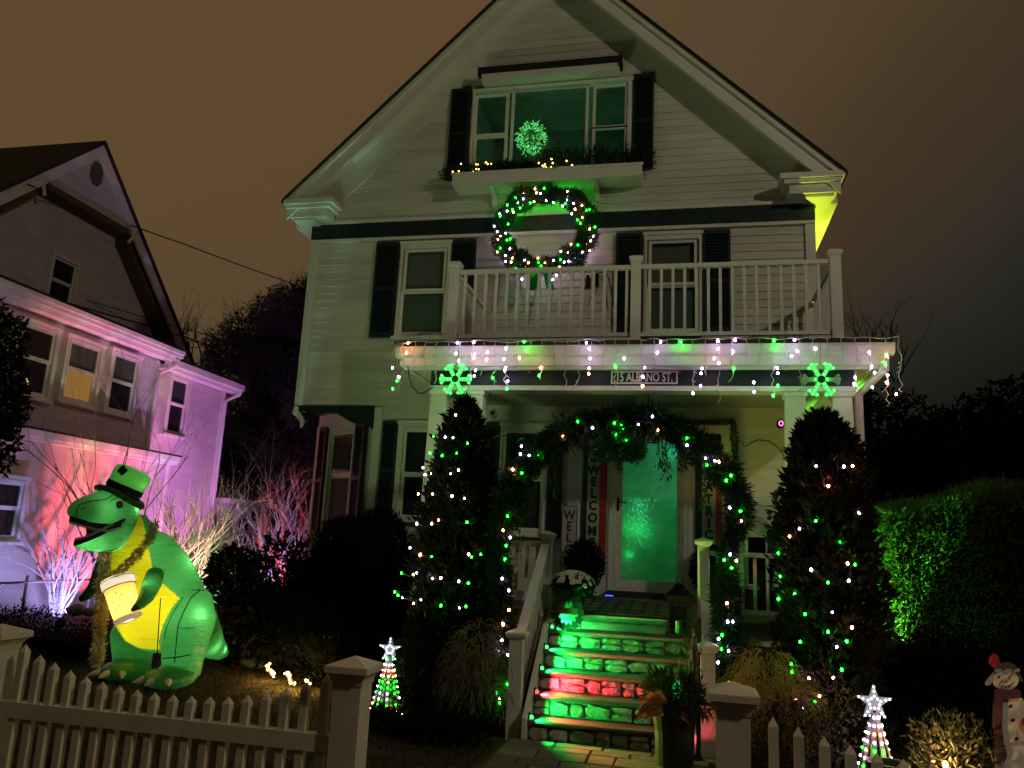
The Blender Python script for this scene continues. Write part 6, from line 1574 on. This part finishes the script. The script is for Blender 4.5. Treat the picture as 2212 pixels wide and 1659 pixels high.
# ================================================================== SNOWMAN CUT-OUT
def d8(u, v): return ((1880 + u / 3.253) * .8641, (1680 + v / 3.253) * .8641)
def build_snowman():
    Y = -4.0; T = thing('snowman', 'painted wooden snowman cut-out with a purple scarf at the right edge', 'garden figure', tuple(at(2200, 1690, Y)))
    def pl(name, pts, m, y0, th=.02):
        P = [at(*d8(u, v), Y) for u, v in pts]; MB().prism([(p.x, p.z) for p in P], Y + y0, Y + y0 + th).build(name, m, T)
    SN = mat('snow_paint', (.78, .73, .68), .7, .12, 12, .1, 60)
    ang = np.linspace(0, 2 * pi, 25)[:-1]
    body = [(1990, 150), (2150, 150), (2230, 260), (2290, 420), (2330, 620), (2350, 800), (2340, 1050), (2270, 1250), (2080, 1250), (1990, 1050), (1975, 800), (1985, 640), (2010, 560), (2025, 400), (2030, 260)]
    pl('body', body, SN, 0, .022)
    pl('head', [(2058 + 106 * cos(a), 62 + 86 * sin(a)) for a in ang], SN, -.012, .011)
    sc = mat('scarf_purple', (.10, .035, .075), .8, .2, 10)
    pl('scarf', [(1965, 140), (2010, 128), (2070, 142), (2140, 132), (2172, 145), (2182, 205), (2100, 212), (2030, 214), (2028, 300), (2022, 430), (2036, 560), (2065, 672), (2030, 690), (1985, 690), (1965, 560), (1950, 420), (1952, 280), (1962, 200)], sc, -.026, .013)
    pl('scarf_fringe', [(1985, 690), (2065, 672), (2040, 730), (2020, 715), (2012, 770), (1995, 720), (1990, 760)], sc, -.024, .011)
    hat = mat('hat_grey', (.10, .10, .10), .8, .2); ht = mat('hat_white', (.40, .40, .38), .8)
    pl('hat', [(1955, 10), (1965, -40), (2010, -75), (2080, -85), (2130, -60), (2160, -20), (2165, 15), (2120, -10), (2060, -22), (2000, -10)], hat, -.026, .013)
    for u0 in (1990, 2075, 2140): pl('hat_patch', [(u0 - 24, -28), (u0 + 24, -34), (u0 + 24, -8), (u0 - 24, -2)], ht, -.031, .0045)
    pl('ear_flap', [(1958, 0), (1925, 40), (1890, 85), (1900, 110), (1935, 100), (1960, 60)], ht, -.014, .012); pl('ear_flap', [(2160, 10), (2190, 40), (2200, 80), (2170, 70)], hat, -.014, .012)
    red = mat('pompom_red', (.40, .03, .04), .8, .3, 20)
    pl('pompom', [(1960 + 42 * cos(a) * (1 + .15 * sin(5 * a)), -95 + 52 * sin(a) * (1 + .15 * cos(4 * a))) for a in ang], red, -.03, .02)
    pl('mitten', [(2205, 370), (2250, 350), (2300, 420), (2280, 500), (2220, 470), (2190, 410)], red, -.02, .018)
    co = mat('coal_black', (.01, .01, .01), .8)
    for nm, ps, r in (('eye', ((2000, 38), (2090, 38)), 9), ('mouth_dot', ((2007, 98), (2032, 112), (2060, 118), (2086, 112), (2105, 98)), 7), ('button', ((2100, 278), (2120, 390), (2150, 542)), 14)):
        for (u, v) in ps: pl(nm, [(u + r * cos(a), v + r * .95 * sin(a)) for a in ang[::2]], co, -.019 if nm != 'button' else -.006, .005)
    pl('nose', [(2010, 72), (2060, 62), (2078, 74), (2060, 86)], mat('carrot_nose', (.42, .16, .06), .8), -.020, .006)
    x = at(2200, 1640, Y).x; MB().box(x - .02, x + .02, Y + .023, Y + .05, 0, .8).build('stake', mat('raw_wood', (.2, .14, .09), .8), T)
build_snowman()

# ================================================================== URN BESIDE THE STEPS
def build_urn():
    x, y = 1.90, -3.62; T = thing('planter', 'tall black planter of evergreen tips, kale leaves and birch poles right of the steps', 'potted plant', (x, y, 0))
    MB().lathe([(.14, 0), (.15, .04), (.16, .3), (.19, .44), (.205, .50), (.205, .52), (.17, .52), (.15, .46)], (x, y, 0), 20).build('pot', mat('pot_black', (.012, .013, .013), .4), T)
    parts = [blob_leaves((x, y, .58), (.22, .2, .13), 700, .11, .012, .2, .9, .4), blob_leaves((x - .10, y, .62), (.16, .14, .14), 300, .10, .014, .2, .9, .6), blob_leaves((x + .13, y - .05, .55), (.17, .14, .12), 400, .10, .014, .2, 1, -.3)]
    n = 260; P = np.stack([x + .13 + .05 * rng.normal(size=n), y + .05 + .05 * rng.normal(size=n), .6 + .42 * rng.random(n)], 1); D = np.stack([.5 * rng.normal(size=n), .5 * rng.normal(size=n), np.ones(n)], 1); parts.append(kites(P, D, .07, .010))
    V, F = merge(parts); npmesh('evergreen_tips', V, F, trans('spruce_tip', (.035, .055, .028), .25, .05, .45, .5), T)
    b = MB(); b.tube([at(*d5(1490, 1165), y), at(*d5(1512, 900), y), at(*d5(1548, 560), y)], .0115, 8); b.tube([at(*d5(1440, 900), y), at(*d5(1446, 705), y)], .004, 5)
    b.build('birch_pole', mat('birch_pale', (.42, .30, .16), .7, .3, 14), T)
    b = MB(); b.tube([(x + .15, y + .02, .5), (x + .17, y + .03, .8), (x + .155, y + .03, 1.02)], [.02, .03, .022], 8); b.build('bark_log', mat('log_bark', (.14, .10, .06), .9, .4, 20, .6), T)
    KL = trans('kale_leaf', (.34, .17, .10), .4, .05, .5, .35)
    for k, (dx, dz, rot) in enumerate(((-.19, .50, 2.75), (-.13, .46, 3.2), (-.24, .45, 3.0), (-.10, .52, 2.5), (.02, .46, 3.8))):
        m_ = 9; V = []; F = []; c = Vector((x + dx * .55, y - .16, dz)); 
        for j in range(5):
            for i in range(m_):
                t = j / 4; s = (i / (m_ - 1) - .5) * 2; w = .075 * sin(pi * min(1, t * .8 + .12)); ru = .018 * sin(i * 2.6 + k) * t
                V.append(c + Vector((-(.17) * t * (1 if k < 4 else -.6), -.03 * sin(3 * t) + ru, .06 * sin(2.6 * t) - .09 * t * t + s * w)))
        for j in range(4):
            for i in range(m_ - 1): F.append((j * m_ + i, j * m_ + i + 1, (j + 1) * m_ + i + 1, (j + 1) * m_ + i))
        link(bpy.data.objects.new('kale_leaf', rawmesh('kale_leaf', V, F, KL, True)), T)
    c = at(*d5(1425, 960), y - .02); b = MB()
    V, F = blob_leaves((c.x, c.y, c.z), (.022, .02, .075), 220, .03, .012, .1, .8, .4); npmesh('green_sprig', V, F, emis('green_light_sprig', (.05, 1, .18), .55), T)  # green glow is put into the sprig's own material
    MB().lathe([(.012, .0), (.02, .02), (.012, .045), (.002, .05)], (c.x, c.y, c.z + .07), 8).build('bud', mat('birch_pale', (.42, .30, .16)), T)
build_urn()
def build_ground_pot():
    c = at(1990, 1575, -3.9); T = thing('garden_pot', 'plain green garden pot behind the right pickets', 'pot', (c.x, -3.9, 0))
    MB().lathe([(.09, 0), (.13, .30), (.145, .30), (.145, .36), (.12, .36), (.11, .3)], (c.x - .33, -4.3, 0), 16).build('pot', mat('pot_green', (.05, .10, .06), .5), T)
build_ground_pot()

# ================================================================== SMALL LIGHTS ON THE LAWN
def build_clusters():
    labs = ['tall leaning cluster of warm lights nearest the dinosaur tail', 'middle leaning cluster of warm lights on the lawn', 'small cluster of warm lights nearest the fence post']
    for k, ((u0, v0), (u1, v1)) in enumerate((((575, 1436), (590, 1462)), ((618, 1452), (634, 1480)), ((660, 1468), (668, 1484)))):
        b0 = atz(u1, v1, .02); top = at(u0, v0, b0.y - .02); T = thing('light_stake', labs[k], 'light', b0, 'warm light clusters on the lawn')
        MB().tube([b0, top], .018, 6).build('stake', mat('raw_wood', (.2, .14, .09), .8), T); r = random.Random(k)
        for i in range(15 if k < 2 else 9):
            p = b0.lerp(top, r.random()) + Vector((r.uniform(-.035, .035), r.uniform(-.035, .02), r.uniform(-.01, .03)))
            piece('bulb', 'bulb', emis('cluster_warm', (1, .62, .20), 16), p, .0115, T)
        lamp('cluster_lamp', 'POINT', b0.lerp(top, .6) + Vector((0, -.06, .05)), (1, .56, .12), 9, .04)
build_clusters()
def rock(label, c, r, m, nm='rock'):
    o = link(bpy.data.objects.new(nm, rawmesh(nm, [], [], m))); b = MB(); b.ball((0, 0, 0), r, 9, 6); rs = random.Random(str(c))
    v = [tuple(q * rs.uniform(.82, 1.12) for q in p) for p in b.v]; o.data = rawmesh(nm, v, b.f, m, True); o.location = c; tag(o, label, 'stone')
rock('pale lumpy stone on the lawn right of the dinosaur tail', tuple(atz(548, 1432, .05)), (.20, .10, .07), mat('pale_stone', (.30, .29, .25), .85, .3, 12, .4))
rock('whitish stone at the foot of the white branches', tuple(at(165, 1318, -.75)), (.16, .12, .08), mat('pale_stone', (.30, .29, .25)))
rock('grey stone between the white branches and the dinosaur arm', tuple(at(196, 1322, -.75)), (.12, .10, .06), mat('grey_stone', (.18, .18, .19), .85, .3, 12, .4))
def build_stake():
    a, b_ = at(*d4(400, 1010), -3.0), at(*d4(620, 695), -3.0); T = thing('garden_cane', 'thin pale cane leaning behind the left star tree', 'cane', a); MB().tube([Vector((a.x - .06, a.y, .0)), a, b_], .006, 6).build('cane', mat('cane_pale', (.45, .42, .38), .6), T)
build_stake()

# ================================================================== CHAIN LINK, WIRES
def build_chainlink():
    X = -6.9; T = thing('chain_link_fence', 'low chain link fence by the neighbouring wall at the left edge', 'fence', (X, -1.5, .2)); b = MB()
    z1 = .94
    for y in (-2.6, -1.05, .2): b.tube([(X, y, .2), (X, y, z1 + .05)], .022, 6)
    b.tube([(X, -2.6, z1 - .04), (X, .2, z1 - .04)], .016, 6); b.build('frame', mat('galvanised', (.25, .22, .22), .5, metal=.3), T)
    q = MB(); y = -3.4
    while y < .2:
        for s in (-1, 1):
            pts = [(X + .004 * s, y + (0 if s > 0 else .9), .36), (X + .004 * s, y + (.9 if s > 0 else 0), .90)]
            if -2.6 < min(pts[0][1], pts[1][1]) and max(pts[0][1], pts[1][1]) < .2: q.tube(pts, .003, 3)
        y += .07
    q = q.build('mesh', mat('galvanised', (.25, .22, .22), .5), T); q['kind'] = 'stuff'
build_chainlink()
def wire(label, pts, r=.012):
    P = [Vector(p) for p in pts]; T = thing('utility_wire', label, 'wire', P[0]); out = []
    for i in range(len(P) - 1):
        for k in range(8):
            t = k / 8; p = P[i].lerp(P[i + 1], t); p.z -= .12 * (P[i + 1] - P[i]).length * .06 * 4 * t * (1 - t); out.append(p)
    out.append(P[-1]); MB().tube(out, r, 5).build('cable', WIRED, T)
wire('single service wire sagging from the neighbouring gable to the white house', [atx(60, 398, -9.55), at(240, 470, 2.8), at(400, 528, 3.6), at(660, 622, 5.0)], .014)
wire('upper of two wires crossing the lower part of the neighbouring gable', [at(-20, 570, 0.5), at(140, 632, 2.2), at(330, 690, 4.0), at(430, 718, 6), at(560, 760, 8)], .010)
wire('lower thick wire just above the neighbouring flat roof', [at(-10, 612, -.4), at(150, 655, 1.6), at(310, 700, 3.2), at(400, 728, 5), at(540, 775, 8)], .016)

# every separate piece of these parts becomes a part of its own
def split_pieces(o):
    me = o.data; n = len(me.vertices); par = list(range(n))
    def find(i):
        while par[i] != i: par[i] = par[par[i]]; i = par[i]
        return i
    for e in me.edges: par[find(e.vertices[0])] = find(e.vertices[1])
    groups = {}
    for p in me.polygons: groups.setdefault(find(p.vertices[0]), []).append(tuple(p.vertices))
    if len(groups) < 2: return
    V = [v.co.copy() for v in me.vertices]; nm = o.name.split('.')[0]; m = me.materials[0]
    for fs in groups.values():
        used = sorted({i for f in fs for i in f}); mp = {a: i for i, a in enumerate(used)}
        q = bpy.data.objects.new(nm, rawmesh(nm, [V[i] for i in used], [[mp[i] for i in f] for f in fs], m)); COL.objects.link(q)
        q.parent = o.parent; q.matrix_parent_inverse = o.matrix_parent_inverse.copy()
        for k in o.keys():
            if isinstance(o[k], str): q[k] = o[k]
    bpy.data.objects.remove(o)
for o in list(bpy.data.objects):
    if o.type == 'MESH' and not o.children and o.name.split('.')[0] in ('porch_base', 'porch_skirt', 'corner_board', 'side_beam', 'belt_moulding', 'beam_trim', 'awning_cover', 'bark_log', 'birch_pole'):
        split_pieces(o)
